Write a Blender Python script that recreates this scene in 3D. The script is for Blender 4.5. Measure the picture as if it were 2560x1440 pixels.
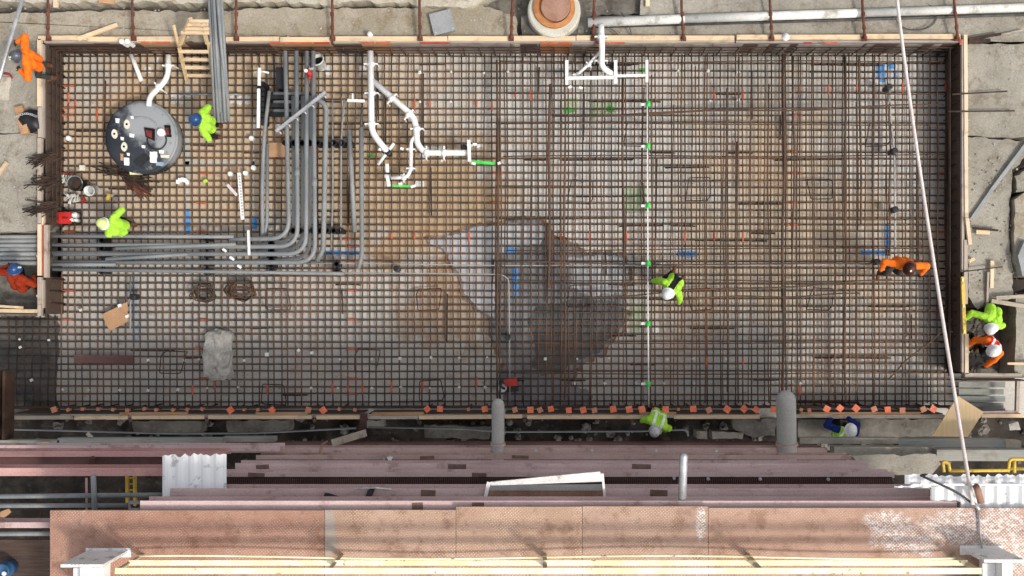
import bpy, math, random
import numpy as np
from mathutils import Vector, Matrix, noise

random.seed(7)
R = random.Random(11)
sc = bpy.context.scene
for o in list(bpy.data.objects):
    bpy.data.objects.remove(o)

# ---------------------------------------------------------------- camera, sky, sun, exposure
CAM_H = 23.0            # camera height over the rebar mat (metres)
SCALE = 105.0           # photograph pixels per metre at the mat
NX, NY = 1350.0, 790.0  # foot point of the camera in the photograph

cam = bpy.data.objects.new("camera", bpy.data.cameras.new("camera"))
sc.collection.objects.link(cam)
cam.location = (0, 0, CAM_H)
cam.rotation_euler = (0, 0, 0)
cam.data.sensor_width = 36.0
cam.data.lens = 36.0 * SCALE * CAM_H / 2560.0
cam.data.shift_x = (1280 - NX) / 2560.0
cam.data.shift_y = (NY - 720) / 2560.0
cam.data.clip_start = 0.5
cam.data.clip_end = 1000
sc.camera = cam

SUN_EL = math.radians(52)
sun_h = Vector((0.80, -0.60))
sun_dir = Vector((sun_h.x * math.cos(SUN_EL), sun_h.y * math.cos(SUN_EL), math.sin(SUN_EL)))
world = bpy.data.worlds.new("World")
sc.world = world
world.use_nodes = True
wn = world.node_tree.nodes
wn.clear()
wo = wn.new("ShaderNodeOutputWorld")
wb = wn.new("ShaderNodeBackground")
ws = wn.new("ShaderNodeTexSky")
ws.sky_type = 'NISHITA'
ws.sun_disc = False
ws.sun_elevation = SUN_EL
ws.sun_rotation = math.atan2(sun_h.x, sun_h.y)
ws.air_density = 1.0
ws.dust_density = 4.0
ws.ozone_density = 0.6
wb.inputs[1].default_value = 0.15
whs = wn.new("ShaderNodeHueSaturation")      # thin bright cloud: a whiter sky
whs.inputs['Saturation'].default_value = 0.30
world.node_tree.links.new(ws.outputs[0], whs.inputs['Color'])
world.node_tree.links.new(whs.outputs[0], wb.inputs[0])
world.node_tree.links.new(wb.outputs[0], wo.inputs[0])

sun = bpy.data.objects.new("sun", bpy.data.lights.new("sun", 'SUN'))
sc.collection.objects.link(sun)
sun.data.energy = 1.5
sun.data.angle = math.radians(6.0)
sun.data.color = (1.0, 0.93, 0.82)
sun.rotation_euler = (-sun_dir).to_track_quat('-Z', 'Y').to_euler()

sc.view_settings.view_transform = 'Standard'
sc.view_settings.look = 'None'
sc.view_settings.exposure = 0.45
sc.view_settings.gamma = 1.0
sc.view_settings.use_curve_mapping = False

# ---------------------------------------------------------------- helpers
def P(px, py, z=0.0):
    """world point that stands at height z over the spot the photograph shows at (px, py)"""
    k = (CAM_H - z) / (CAM_H * SCALE)
    return Vector(((px - NX) * k, -(py - NY) * k, z))

def M(px, z=0.0):
    return px * (CAM_H - z) / (CAM_H * SCALE)

class MB:
    def __init__(s):
        s.v = []; s.f = []; s.m = []
    def add(s, vs, fs, mi=0):
        n = len(s.v)
        s.v += [Vector(p) for p in vs]
        s.f += [tuple(i + n for i in f) for f in fs]
        s.m += [mi] * len(fs)
        return s
    def box(s, c, size, rot=None, mi=0):
        hx, hy, hz = size[0] / 2, size[1] / 2, size[2] / 2
        if rot is None: rot = Matrix.Identity(3)
        elif not isinstance(rot, Matrix): rot = Matrix.Rotation(rot, 3, 'Z')
        c = Vector(c)
        vs = [c + rot @ Vector((x * hx, y * hy, z * hz)) for z in (-1, 1) for y in (-1, 1) for x in (-1, 1)]
        return s.add(vs, [(0, 2, 3, 1), (4, 5, 7, 6), (0, 1, 5, 4), (2, 6, 7, 3), (0, 4, 6, 2), (1, 3, 7, 5)], mi)
    def bar(s, a, b, w, h, mi=0):
        """rectangular bar from a to b, w wide (horizontally), h deep"""
        a = Vector(a); b = Vector(b)
        d = (b - a); l = d.length; d.normalize()
        side = Vector((0, 0, 1)).cross(d)
        if side.length < 1e-4: side = Vector((1, 0, 0))
        side.normalize(); up = d.cross(side)
        rot = Matrix((d, side, up)).transposed()
        return s.box((a + b) / 2, (l, w, h), rot, mi)
    def tube(s, pts, r, n=8, mi=0, caps=True, rs=None):
        pts = [Vector(p) for p in pts]
        k = len(pts)
        t = [(pts[min(i + 1, k - 1)] - pts[max(i - 1, 0)]).normalized() for i in range(k)]
        ref = Vector((0, 0, 1)) if abs(t[0].z) < 0.9 else Vector((1, 0, 0))
        u = t[0].cross(ref).normalized()
        vs = []; fs = []
        for i in range(k):
            u = (u - t[i] * u.dot(t[i])).normalized()
            w = t[i].cross(u)
            rr = rs[i] if rs else r
            for j in range(n):
                a = 2 * math.pi * j / n
                vs.append(pts[i] + (u * math.cos(a) + w * math.sin(a)) * rr)
        for i in range(k - 1):
            for j in range(n):
                j2 = (j + 1) % n
                fs.append((i * n + j, i * n + j2, (i + 1) * n + j2, (i + 1) * n + j))
        if caps:
            fs.append(tuple(reversed(range(n))))
            fs.append(tuple(range((k - 1) * n, k * n)))
        return s.add(vs, fs, mi)
    def prism(s, outline, z0, z1, mi=0):
        """outline: list of (x, y); a closed slab from z0 up to z1"""
        n = len(outline)
        area = sum(outline[i][0] * outline[(i + 1) % n][1] - outline[(i + 1) % n][0] * outline[i][1] for i in range(n))
        if area < 0: outline = list(reversed(outline))
        vs = [(x, y, z0) for x, y in outline] + [(x, y, z1) for x, y in outline]
        fs = [tuple(reversed(range(n))), tuple(range(n, 2 * n))]
        fs += [(i, (i + 1) % n, (i + 1) % n + n, i + n) for i in range(n)]
        return s.add(vs, fs, mi)
    def lathe(s, prof, c, n=24, rot=None, mi=0):
        c = Vector(c); rot = rot or Matrix.Identity(3)
        vs = []; fs = []
        for r, z in prof:
            for j in range(n):
                a = 2 * math.pi * j / n
                vs.append(c + rot @ Vector((r * math.cos(a), r * math.sin(a), z)))
        for i in range(len(prof) - 1):
            for j in range(n):
                j2 = (j + 1) % n
                fs.append((i * n + j, i * n + j2, (i + 1) * n + j2, (i + 1) * n + j))
        fs.append(tuple(reversed(range(n))))
        fs.append(tuple(range((len(prof) - 1) * n, len(prof) * n)))
        return s.add(vs, fs, mi)
    def ibeam(s, a, b, w, h, t=0.03, mi=0):
        """wide-flange beam, its top face along a-b"""
        a = Vector(a); b = Vector(b); z = Vector((0, 0, 1))
        s.bar(a - z * t / 2, b - z * t / 2, w, t, mi)
        s.bar(a - z * (h - t / 2), b - z * (h - t / 2), w, t, mi)
        s.bar(a - z * h / 2, b - z * h / 2, t, h - 2 * t, mi)
        return s

TOPLOC = {}
def finish(name, me, mats, parent=None, label=None, cat=None, group=None, kind=None, smooth=False):
    co = np.empty(len(me.vertices) * 3); me.vertices.foreach_get('co', co); co = co.reshape(-1, 3)
    lo = co.min(0); hi = co.max(0)
    c = Vector(((lo[0] + hi[0]) / 2, (lo[1] + hi[1]) / 2, lo[2]))
    co -= np.array(c); me.vertices.foreach_set('co', co.ravel())
    if not isinstance(mats, (list, tuple)): mats = [mats]
    for m in mats: me.materials.append(m)
    if smooth: me.polygons.foreach_set('use_smooth', [True] * len(me.polygons))
    me.update()
    o = bpy.data.objects.new(name, me)
    sc.collection.objects.link(o)
    if parent is not None:
        o.parent = parent
        o.location = c - TOPLOC[parent.name]
    else:
        o.location = c
    TOPLOC[o.name] = c
    tag(o, label, cat, group, kind)
    return o

def obj(name, mb, mats, parent=None, label=None, cat=None, group=None, kind=None, smooth=False):
    me = bpy.data.meshes.new(name)
    me.from_pydata([tuple(v) for v in mb.v], [], mb.f)
    if any(mb.m): me.polygons.foreach_set('material_index', mb.m)
    return finish(name, me, mats, parent, label, cat, group, kind, smooth)

def tag(o, label=None, cat=None, group=None, kind=None):
    if label: o["label"] = label
    if cat: o["category"] = cat
    if group: o["group"] = group
    if kind: o["kind"] = kind

def thing(name, loc, label, cat, group=None, kind=None):
    o = bpy.data.objects.new(name, None)
    o.empty_display_size = 0.2
    sc.collection.objects.link(o)
    o.location = loc
    TOPLOC[o.name] = Vector(loc)
    tag(o, label, cat, group, kind)
    return o

def pxs(pts, z):
    return [tuple(P(x, y, z).xy) for x, y in pts]

def jag(pts, amp, step, seed=1):
    """roughen a closed outline"""
    rr = random.Random(seed); out = []
    n = len(pts)
    for i in range(n):
        a = Vector(pts[i]); b = Vector(pts[(i + 1) % n])
        k = max(1, int((b - a).length / step))
        d = (b - a); nrm = Vector((-d.y, d.x)).normalized() if d.length > 0 else Vector((0, 0))
        for j in range(k):
            q = a + d * (j / k)
            if j: q += nrm * rr.uniform(-amp, amp)
            out.append((q.x, q.y))
    return out

def arc_path(pts, rad, seg=6):
    """polyline with its corners rounded"""
    pts = [Vector(p) for p in pts]; out = [pts[0]]
    for i in range(1, len(pts) - 1):
        a, b, c = pts[i - 1], pts[i], pts[i + 1]
        d1 = (a - b); d2 = (c - b)
        r = min(rad, d1.length * 0.45, d2.length * 0.45)
        p1 = b + d1.normalized() * r; p2 = b + d2.normalized() * r
        for j in range(seg + 1):
            t = j / seg
            out.append(p1 * (1 - t) ** 2 + b * 2 * t * (1 - t) + p2 * t * t)
    out.append(pts[-1])
    return out

# ---------------------------------------------------------------- materials
def lin(h):
    """sRGB hex -> linear"""
    c = [int(h[i:i + 2], 16) / 255 for i in (0, 2, 4)]
    return tuple(x / 12.92 if x <= 0.04045 else ((x + 0.055) / 1.055) ** 2.4 for x in c) + (1,)

def C(r, g, b): return (r, g, b, 1.0)

class NT:
    def __init__(s, name):
        s.m = bpy.data.materials.new(name); s.m.use_nodes = True
        s.t = s.m.node_tree; s.t.nodes.clear()
        s.out = s.t.nodes.new("ShaderNodeOutputMaterial")
        s.b = s.t.nodes.new("ShaderNodeBsdfPrincipled")
        s.t.links.new(s.b.outputs[0], s.out.inputs[0])
        s.geo = s.t.nodes.new("ShaderNodeNewGeometry")
        s.pos = s.geo.outputs['Position']
    def n(s, kind, **kw):
        x = s.t.nodes.new(kind)
        for k, v in kw.items(): setattr(x, k, v)
        return x
    def l(s, a, b): s.t.links.new(a, b)
    def noise(s, scale, detail=6, rough=0.6, vec=None, dist=0.0):
        x = s.n("ShaderNodeTexNoise")
        x.inputs['Scale'].default_value = scale
        x.inputs['Detail'].default_value = detail
        x.inputs['Roughness'].default_value = rough
        x.inputs['Distortion'].default_value = dist
        s.l(vec or s.pos, x.inputs['Vector'])
        return x.outputs[0]
    def ramp(s, val, lo, hi):
        x = s.n("ShaderNodeMapRange"); x.interpolation_type = 'SMOOTHSTEP'
        x.inputs[1].default_value = lo; x.inputs[2].default_value = hi
        s.l(val, x.inputs[0]); return x.outputs[0]
    def math(s, op, a, b=None, clamp=False):
        x = s.n("ShaderNodeMath", operation=op, use_clamp=clamp)
        for i, v in enumerate((a, b)):
            if v is None: continue
            if isinstance(v, (int, float)): x.inputs[i].default_value = v
            else: s.l(v, x.inputs[i])
        return x.outputs[0]
    def mix(s, fac, a, b, mode='MIX'):
        x = s.n("ShaderNodeMix", data_type='RGBA', blend_type=mode)
        for i, v in ((0, fac), (6, a), (7, b)):
            if isinstance(v, (int, float)): x.inputs[i].default_value = v
            elif isinstance(v, tuple): x.inputs[i].default_value = v
            else: s.l(v, x.inputs[i])
        return x.outputs[2]
    def scaled(s, sx, sy, sz, rz=0.0):
        x = s.n("ShaderNodeMapping")
        x.inputs['Scale'].default_value = (sx, sy, sz)
        x.inputs['Rotation'].default_value = (0, 0, rz)
        s.l(s.pos, x.inputs['Vector']); return x.outputs[0]
    def blob(s, c, rx, ry, ragged=0.5, nscale=1.2):
        """1 inside a ragged patch round c, 0 outside"""
        x = s.n("ShaderNodeVectorMath", operation='SUBTRACT'); s.l(s.pos, x.inputs[0]); x.inputs[1].default_value = (c[0], c[1], 0)
        y = s.n("ShaderNodeVectorMath", operation='MULTIPLY'); s.l(x.outputs[0], y.inputs[0]); y.inputs[1].default_value = (1 / rx, 1 / ry, 0)
        z = s.n("ShaderNodeVectorMath", operation='LENGTH'); s.l(y.outputs[0], z.inputs[0])
        nn = s.noise(nscale, 8, 0.65)
        d = s.math('ADD', z.outputs['Value'], s.math('MULTIPLY', s.math('SUBTRACT', nn, 0.5), ragged * 4))
        return s.math('SUBTRACT', 1.0, s.ramp(d, 0.55, 1.15))
    def bump(s, h, strength=0.3, dist=0.02):
        x = s.n("ShaderNodeBump"); x.inputs['Strength'].default_value = strength; x.inputs['Distance'].default_value = dist
        s.l(h, x.inputs['Height']); s.l(x.outputs[0], s.b.inputs['Normal'])
    def done(s, col, rough=0.8, metal=0.0, spec=0.3):
        if isinstance(col, tuple): s.b.inputs['Base Color'].default_value = col
        else: s.l(col, s.b.inputs['Base Color'])
        if isinstance(rough, (int, float)): s.b.inputs['Roughness'].default_value = rough
        else: s.l(rough, s.b.inputs['Roughness'])
        s.b.inputs['Metallic'].default_value = metal
        s.b.inputs['Specular IOR Level'].default_value = spec
        return s.m

def simple(name, a, b, scale=3.0, rough=0.7, metal=0.0, bump=0.15, fine=40.0, spec=0.3, dirt=None, dirt_amt=0.5, dirt_scale=1.5, dirt_lo=0.52, dirt_hi=0.66):
    t = NT(name)
    k = t.ramp(t.noise(scale, 6, 0.6), 0.35, 0.65)
    c = t.mix(k, a, b)
    f = t.noise(fine, 4, 0.6)
    c = t.mix(t.math('MULTIPLY', t.ramp(f, 0.3, 0.7), 0.35), c, (0.02, 0.02, 0.02, 1), 'MULTIPLY') if False else t.mix(0.5, c, t.mix(t.ramp(f, 0.3, 0.7), (0.72, 0.72, 0.72, 1), (1.2, 1.2, 1.2, 1)), 'MULTIPLY')
    if dirt:
        dm = t.math('MULTIPLY', t.ramp(t.noise(dirt_scale, 8, 0.7), dirt_lo, dirt_hi), dirt_amt)
        c = t.mix(dm, c, dirt)
    if bump: t.bump(f, bump, 0.01)
    return t.done(c, rough, metal, spec)

def wood(name, a, b, along='x', dirt=0.4, grey=0.35):
    t = NT(name)
    v = t.scaled(1.2, 22, 22) if along == 'x' else t.scaled(22, 1.2, 22)
    g = t.noise(1.6, 6, 0.65, v, 0.3)
    c = t.mix(t.ramp(g, 0.3, 0.7), a, b)
    c = t.mix(t.math('MULTIPLY', t.ramp(t.noise(2.3, 7, 0.7), 0.5, 0.68), dirt), c, (0.10, 0.065, 0.045, 1))
    c = t.mix(t.math('MULTIPLY', t.ramp(t.noise(0.7, 3, 0.5), 0.4, 0.7), grey), c, (0.42, 0.36, 0.30, 1))
    t.bump(g, 0.25, 0.006)
    return t.done(c, 0.78, 0, 0.2)

MAT = {}
def build_materials():
    m = MAT
    # --- pit floor: cement-grey slab with rust-tinted, damp and silty areas of its own
    t = NT("pit_floor_concrete")
    base = t.mix(t.ramp(t.noise(0.55, 8, 0.62), 0.36, 0.64), (0.43, 0.41, 0.37, 1), (0.54, 0.51, 0.455, 1))
    for pc, rx, ry, rg, ns, amt, col in [
        (P(560, 330), 5.6, 2.8, .55, .8, .9, (0.53, 0.40, 0.26, 1)), (P(1080, 500), 2.6, 1.8, .8, 1.1, .85, (0.45, 0.31, 0.175, 1)),
        (P(1120, 770), 1.3, 1.1, 1.0, 1.6, .75, (0.34, 0.22, 0.13, 1)), (P(1960, 540), 4.2, 2.8, .8, .8, .8, (0.58, 0.455, 0.315, 1)),
        (P(520, 860), 5.0, 1.6, .6, .9, .55, (0.36, 0.355, 0.34, 1)), (P(1520, 380), 3.0, 3.0, .7, .9, .75, (0.62, 0.605, 0.57, 1)),
        (P(2250, 330), 2.0, 2.6, .7, .9, .7, (0.60, 0.585, 0.55, 1)), (P(1850, 880), 4.5, 1.2, .7, .9, .45, (0.46, 0.45, 0.425, 1))]:
        base = t.mix(t.math('MULTIPLY', t.blob(pc, rx, ry, rg, ns), amt), base, col)
    rust = t.math('MULTIPLY', t.ramp(t.noise(1.6, 9, 0.72), 0.56, 0.68), 0.4)
    base = t.mix(rust, base, (0.26, 0.145, 0.07, 1))
    base = t.mix(t.math('MULTIPLY', t.ramp(t.noise(11.0, 6, 0.75), 0.55, 0.68), 0.45), base, (0.24, 0.20, 0.16, 1))
    base = t.mix(t.math('MULTIPLY', t.ramp(t.noise(2.8, 9, 0.75, None, 2.0), 0.60, 0.70), 0.5), base, (0.66, 0.64, 0.60, 1))
    dk = t.math('MULTIPLY', t.ramp(t.noise(4.0, 8, 0.7), 0.58, 0.70), 0.5)
    base = t.mix(dk, base, (0.14, 0.125, 0.11, 1))
    f = t.noise(30, 5, 0.6)
    base = t.mix(0.35, base, t.mix(t.ramp(f, 0.3, 0.7), (0.7, 0.7, 0.7, 1), (1.2, 1.2, 1.2, 1)), 'MULTIPLY')
    t.bump(f, 0.2, 0.01)
    m['floor'] = t.done(base, 0.85, 0, 0.25)
    # --- slabs round the pit
    def slab(name, a, b, stain, seed):
        t = NT(name)
        v = t.n("ShaderNodeVectorMath", operation='ADD'); t.l(t.pos, v.inputs[0]); v.inputs[1].default_value = (seed, seed * 2.1, 0)
        vec = v.outputs[0]
        c = t.mix(t.ramp(t.noise(0.7, 8, 0.62, vec), 0.36, 0.66), a, b)
        c = t.mix(t.math('MULTIPLY', t.ramp(t.noise(2.4, 9, 0.72, vec), 0.48, 0.66), 0.75), c, stain)
        c = t.mix(t.math('MULTIPLY', t.ramp(t.noise(5.0, 9, 0.78, vec), 0.54, 0.70), 0.65), c, (0.11, 0.095, 0.075, 1))
        c = t.mix(t.math('MULTIPLY', t.ramp(t.noise(3.3, 9, 0.75, vec, 1.5), 0.60, 0.70), 0.5), c, (0.60, 0.58, 0.53, 1))
        vo = t.n("ShaderNodeTexVoronoi", feature='DISTANCE_TO_EDGE'); vo.inputs['Scale'].default_value = 0.55
        wv = t.n("ShaderNodeVectorMath", operation='ADD'); t.l(vec, wv.inputs[0])
        nz = t.n("ShaderNodeTexNoise"); nz.inputs['Scale'].default_value = 1.5; nz.inputs['Detail'].default_value = 6; t.l(vec, nz.inputs['Vector']); t.l(nz.outputs[1], wv.inputs[1])
        t.l(wv.outputs[0], vo.inputs['Vector'])
        crack = t.math('SUBTRACT', 1.0, t.ramp(vo.outputs[0], 0.0, 0.012))
        c = t.mix(t.math('MULTIPLY', crack, 0.22), c, (0.07, 0.06, 0.05, 1))
        f = t.noise(24, 6, 0.65)
        c = t.mix(0.45, c, t.mix(t.ramp(f, 0.3, 0.7), (0.65, 0.65, 0.65, 1), (1.25, 1.25, 1.25, 1)), 'MULTIPLY')
        t.bump(f, 0.35, 0.02)
        return t.done(c, 0.88, 0, 0.2)
    m['slab_tan'] = slab("tan_concrete", (0.27, 0.235, 0.175, 1), (0.37, 0.33, 0.265, 1), (0.20, 0.155, 0.095, 1), 3.0)
    m['slab_pale'] = slab("pale_concrete", (0.40, 0.36, 0.285, 1), (0.48, 0.44, 0.36, 1), (0.30, 0.24, 0.16, 1), 9.0)
    m['slab_grey'] = slab("grey_concrete", (0.255, 0.235, 0.195, 1), (0.345, 0.32, 0.27, 1), (0.175, 0.145, 0.105, 1), 17.0)
    m['soil'] = simple("dark_soil", (0.018, 0.015, 0.012, 1), (0.05, 0.04, 0.032, 1), 1.6, 0.95, bump=0.6, fine=14, dirt=(0.10, 0.085, 0.07, 1), dirt_amt=0.5, dirt_scale=3)
    m['mud'] = simple("grey_mud", (0.10, 0.09, 0.078, 1), (0.19, 0.175, 0.15, 1), 1.4, 0.9, bump=0.6, fine=12, dirt=(0.05, 0.04, 0.03, 1), dirt_amt=0.7, dirt_scale=2.4)
    m['rock'] = simple("rubble_rock", (0.10, 0.09, 0.08, 1), (0.19, 0.175, 0.155, 1), 2.5, 0.9, bump=0.5, fine=16)
    m['boulder'] = simple("pale_boulder", (0.27, 0.255, 0.23, 1), (0.40, 0.385, 0.35, 1), 4, 0.9, bump=0.5, fine=14, dirt=(0.15, 0.13, 0.11, 1), dirt_scale=5, dirt_amt=0.7)
    # --- water and silt
    t = NT("puddle_sky_reflection")
    c = t.mix(t.ramp(t.noise(1.3, 7, 0.6), 0.4, 0.62), (0.38, 0.385, 0.395, 1), (0.48, 0.485, 0.495, 1))
    t.bump(t.noise(3, 3, 0.5), 0.03, 0.01)
    m['water_sky_sheen'] = t.done(c, 0.22, 0, 0.5)  # sky reflection put into the water as a pale base colour
    t = NT("dark_wet_silt")
    c = t.mix(t.ramp(t.noise(1.7, 8, 0.66), 0.38, 0.66), (0.15, 0.15, 0.155, 1), (0.235, 0.235, 0.24, 1))
    c = t.mix(t.math('MULTIPLY', t.ramp(t.noise(4.5, 8, 0.7), 0.60, 0.72), 0.5), c, (0.10, 0.09, 0.085, 1))
    t.bump(t.noise(6, 5, 0.6), 0.15, 0.01)
    m['silt_dark'] = t.done(c, 0.35, 0, 0.45)
    t = NT("charcoal_silt")
    c = t.mix(t.ramp(t.noise(2.2, 8, 0.66), 0.38, 0.66), (0.065, 0.065, 0.068, 1), (0.115, 0.113, 0.112, 1))
    t.bump(t.noise(6, 5, 0.6), 0.15, 0.01)
    m['charcoal'] = t.done(c, 0.4, 0, 0.4)
    # --- rebar
    def rebar(name, a, b, c3, s1, hi=0.6):
        t = NT(name)
        c = t.mix(t.ramp(t.noise(s1, 6, 0.6), 0.35, 0.65), a, b)
        c = t.mix(t.math('MULTIPLY', t.ramp(t.noise(0.42, 7, 0.62), 0.47, 0.66), hi), c, c3)
        f = t.noise(60, 3, 0.6)
        c = t.mix(0.5, c, t.mix(t.ramp(f, 0.3, 0.7), (0.6, 0.6, 0.6, 1), (1.3, 1.3, 1.3, 1)), 'MULTIPLY')
        t.bump(f, 0.4, 0.006)
        return t.done(c, 0.85, 0.1, 0.2)
    m['rebar'] = rebar("mat_rebar", (0.070, 0.060, 0.054, 1), (0.14, 0.085, 0.058, 1), (0.24, 0.11, 0.05, 1), 3.0)
    m['rebar_top'] = rebar("upper_rebar", (0.070, 0.052, 0.042, 1), (0.125, 0.074, 0.048, 1), (0.20, 0.095, 0.042, 1), 3.0, 0.55)
    m['rebar_dark'] = rebar("old_rebar", (0.035, 0.026, 0.022, 1), (0.075, 0.047, 0.035, 1), (0.10, 0.05, 0.03, 1), 3.0)
    m['rust_rod'] = rebar("tie_rod_rust", (0.11, 0.035, 0.025, 1), (0.17, 0.065, 0.04, 1), (0.09, 0.06, 0.045, 1), 5.0)
    # --- timber
    m['lumber_x'] = wood("new_lumber_x", (0.58, 0.42, 0.25, 1), (0.72, 0.55, 0.36, 1), 'x')
    m['lumber_y'] = wood("new_lumber_y", (0.60, 0.46, 0.31, 1), (0.72, 0.58, 0.42, 1), 'y')
    m['lumber_old'] = wood("weathered_lumber_x", (0.30, 0.255, 0.20, 1), (0.44, 0.38, 0.31, 1), 'x', 0.6)
    m['lumber_old_y'] = wood("weathered_lumber_y", (0.33, 0.27, 0.22, 1), (0.45, 0.38, 0.32, 1), 'y', 0.6)
    m['timber_grey'] = wood("grey_timber", (0.20, 0.215, 0.20, 1), (0.30, 0.31, 0.285, 1), 'x', 0.5)
    m['ply_tan'] = wood("tan_plywood", (0.36, 0.19, 0.085, 1), (0.47, 0.27, 0.13, 1), 'x', 0.4)
    m['ply_orange'] = wood("orange_plywood", (0.42, 0.15, 0.055, 1), (0.50, 0.22, 0.09, 1), 'x', 0.3)
    m['ply_grey'] = wood("grey_plywood", (0.27, 0.235, 0.215, 1), (0.36, 0.315, 0.29, 1), 'x', 0.5)
    m['ply_dark'] = wood("dark_plywood", (0.055, 0.037, 0.030, 1), (0.11, 0.072, 0.054, 1), 'x', 0.4, 0.06)
    m['ply_new'] = wood("new_plywood", (0.54, 0.37, 0.18, 1), (0.64, 0.46, 0.25, 1), 'y', 0.12)
    m['ladder'] = wood("ladder_wood", (0.52, 0.36, 0.17, 1), (0.66, 0.49, 0.28, 1), 'x', 0.25)
    m['cardboard'] = simple("cardboard", (0.40, 0.23, 0.125, 1), (0.46, 0.28, 0.16, 1), 3, 0.9, bump=0.05)
    # --- plastics, paint
    m['pvc'] = simple("white_pvc", (0.70, 0.70, 0.68, 1), (0.80, 0.80, 0.78, 1), 2.5, 0.4, bump=0.0, spec=0.5, dirt=(0.42, 0.38, 0.32, 1), dirt_scale=5, dirt_amt=0.55, dirt_lo=.54, dirt_hi=.70)
    m['pvc_dirty'] = simple("dirty_white_pipe", (0.55, 0.545, 0.50, 1), (0.72, 0.715, 0.67, 1), 1.5, 0.5, bump=0.05, dirt=(0.22, 0.20, 0.16, 1), dirt_scale=2.2, dirt_amt=0.7)
    m['conduit'] = simple("grey_conduit", (0.175, 0.19, 0.198, 1), (0.24, 0.253, 0.258, 1), 1.2, 0.55, bump=0.0, spec=0.45, dirt=(0.20, 0.17, 0.14, 1), dirt_amt=0.6, dirt_scale=3)
    m['conduit_thin'] = simple("thin_grey_conduit", (0.26, 0.27, 0.27, 1), (0.34, 0.34, 0.33, 1), 1.6, 0.4, bump=0.0, spec=0.4)
    m['galv'] = simple("galvanised_steel", (0.42, 0.43, 0.45, 1), (0.56, 0.57, 0.58, 1), 5, 0.38, 0.55, bump=0.05)
    m['black_plastic'] = simple("black_plastic", (0.012, 0.012, 0.014, 1), (0.025, 0.025, 0.028, 1), 4, 0.45, bump=0.05)
    m['blue_paint'] = simple("blue_paint", (0.06, 0.25, 0.62, 1), (0.12, 0.36, 0.72, 1), 4, 0.8, bump=0)
    m['blue_dark'] = simple("dark_blue_plastic", (0.02, 0.05, 0.16, 1), (0.035, 0.08, 0.22, 1), 4, 0.6, bump=0)
    m['green_paint'] = simple("green_paint", (0.03, 0.50, 0.06, 1), (0.08, 0.62, 0.10, 1), 4, 0.8, bump=0)
    m['green_faint'] = simple("faint_green_paint", (0.36, 0.45, 0.28, 1), (0.42, 0.47, 0.33, 1), 3, 0.85, bump=0)
    m['orange_paint'] = simple("orange_marking_paint", (0.42, 0.07, 0.03, 1), (0.52, 0.12, 0.06, 1), 4, 0.8, bump=0)
    m['red_paint'] = simple("red_paint", (0.30, 0.02, 0.016, 1), (0.40, 0.035, 0.025, 1), 4, 0.6, bump=0)
    m['chalk'] = simple("white_chalk_dust", (0.62, 0.61, 0.58, 1), (0.74, 0.73, 0.71, 1), 3, 0.95, bump=0)
    m['cap'] = simple("orange_cap_plastic", (0.70, 0.14, 0.06, 1), (0.80, 0.22, 0.11, 1), 6, 0.5, bump=0, dirt=(0.25, 0.10, 0.06, 1), dirt_scale=7, dirt_amt=0.6)
    m['cap_old'] = simple("faded_cap_plastic", (0.42, 0.16, 0.09, 1), (0.50, 0.23, 0.14, 1), 6, 0.7, bump=0)
    m['white_paint'] = simple("chipped_white_paint", (0.72, 0.72, 0.71, 1), (0.82, 0.82, 0.81, 1), 2, 0.5, bump=0.1, dirt=(0.26, 0.25, 0.24, 1), dirt_scale=2.6, dirt_amt=0.7, dirt_lo=0.55, dirt_hi=0.62)
    m['yellow_rail'] = simple("worn_yellow_glare", (0.86, 0.74, 0.40, 1), (0.90, 0.84, 0.62, 1), 2, 0.45, bump=0.05, dirt=(0.22, 0.12, 0.07, 1), dirt_scale=5, dirt_amt=0.8, dirt_lo=0.6, dirt_hi=0.66)  # yellow paled towards white: sun glare painted in; brown chips are wear
    m['yellow'] = simple("yellow_paint", (0.60, 0.40, 0.05, 1), (0.70, 0.49, 0.09, 1), 3, 0.5, bump=0.05, dirt=(0.12, 0.08, 0.04, 1), dirt_scale=6, dirt_amt=0.7)
    m['yellow_pale'] = simple("pale_yellow_plastic", (0.70, 0.66, 0.30, 1), (0.76, 0.72, 0.40, 1), 3, 0.6, bump=0)
    m['tank'] = simple("black_tank_plastic", (0.022, 0.026, 0.035, 1), (0.04, 0.045, 0.055, 1), 1.2, 0.33, bump=0.03, spec=0.5, dirt=(0.28, 0.29, 0.30, 1), dirt_scale=0.9, dirt_amt=0.85, dirt_lo=0.47, dirt_hi=0.60)
    t = NT("black_tank_dusty_sky_sheen")
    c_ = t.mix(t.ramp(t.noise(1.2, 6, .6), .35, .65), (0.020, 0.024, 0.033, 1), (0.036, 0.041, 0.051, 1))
    sky_sheen = t.blob(P(385, 290, .5), .90, .62, .45, 2.2)
    sky_sheen2 = t.blob(P(425, 360, .5), .34, .62, .5, 2.2)
    c_ = t.mix(t.math('MULTIPLY', t.math('MAXIMUM', sky_sheen, sky_sheen2), .9), c_, (0.30, 0.315, 0.33, 1))  # pale sky reflection painted on the upper and right parts of the lid
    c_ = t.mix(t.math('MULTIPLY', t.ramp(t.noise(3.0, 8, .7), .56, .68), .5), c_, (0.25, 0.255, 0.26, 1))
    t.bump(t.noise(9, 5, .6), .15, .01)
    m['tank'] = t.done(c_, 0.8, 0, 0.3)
    m['dark_red'] = simple("dark_red_rubber", (0.12, 0.02, 0.018, 1), (0.20, 0.03, 0.025, 1), 5, 0.6, bump=0)
    m['hole'] = simple("black_hole", (0.004, 0.004, 0.004, 1), (0.007, 0.006, 0.006, 1), 5, 0.9, bump=0)
    m['paper'] = simple("white_paper", (0.76, 0.76, 0.75, 1), (0.84, 0.84, 0.84, 1), 5, 0.8, bump=0)
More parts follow.
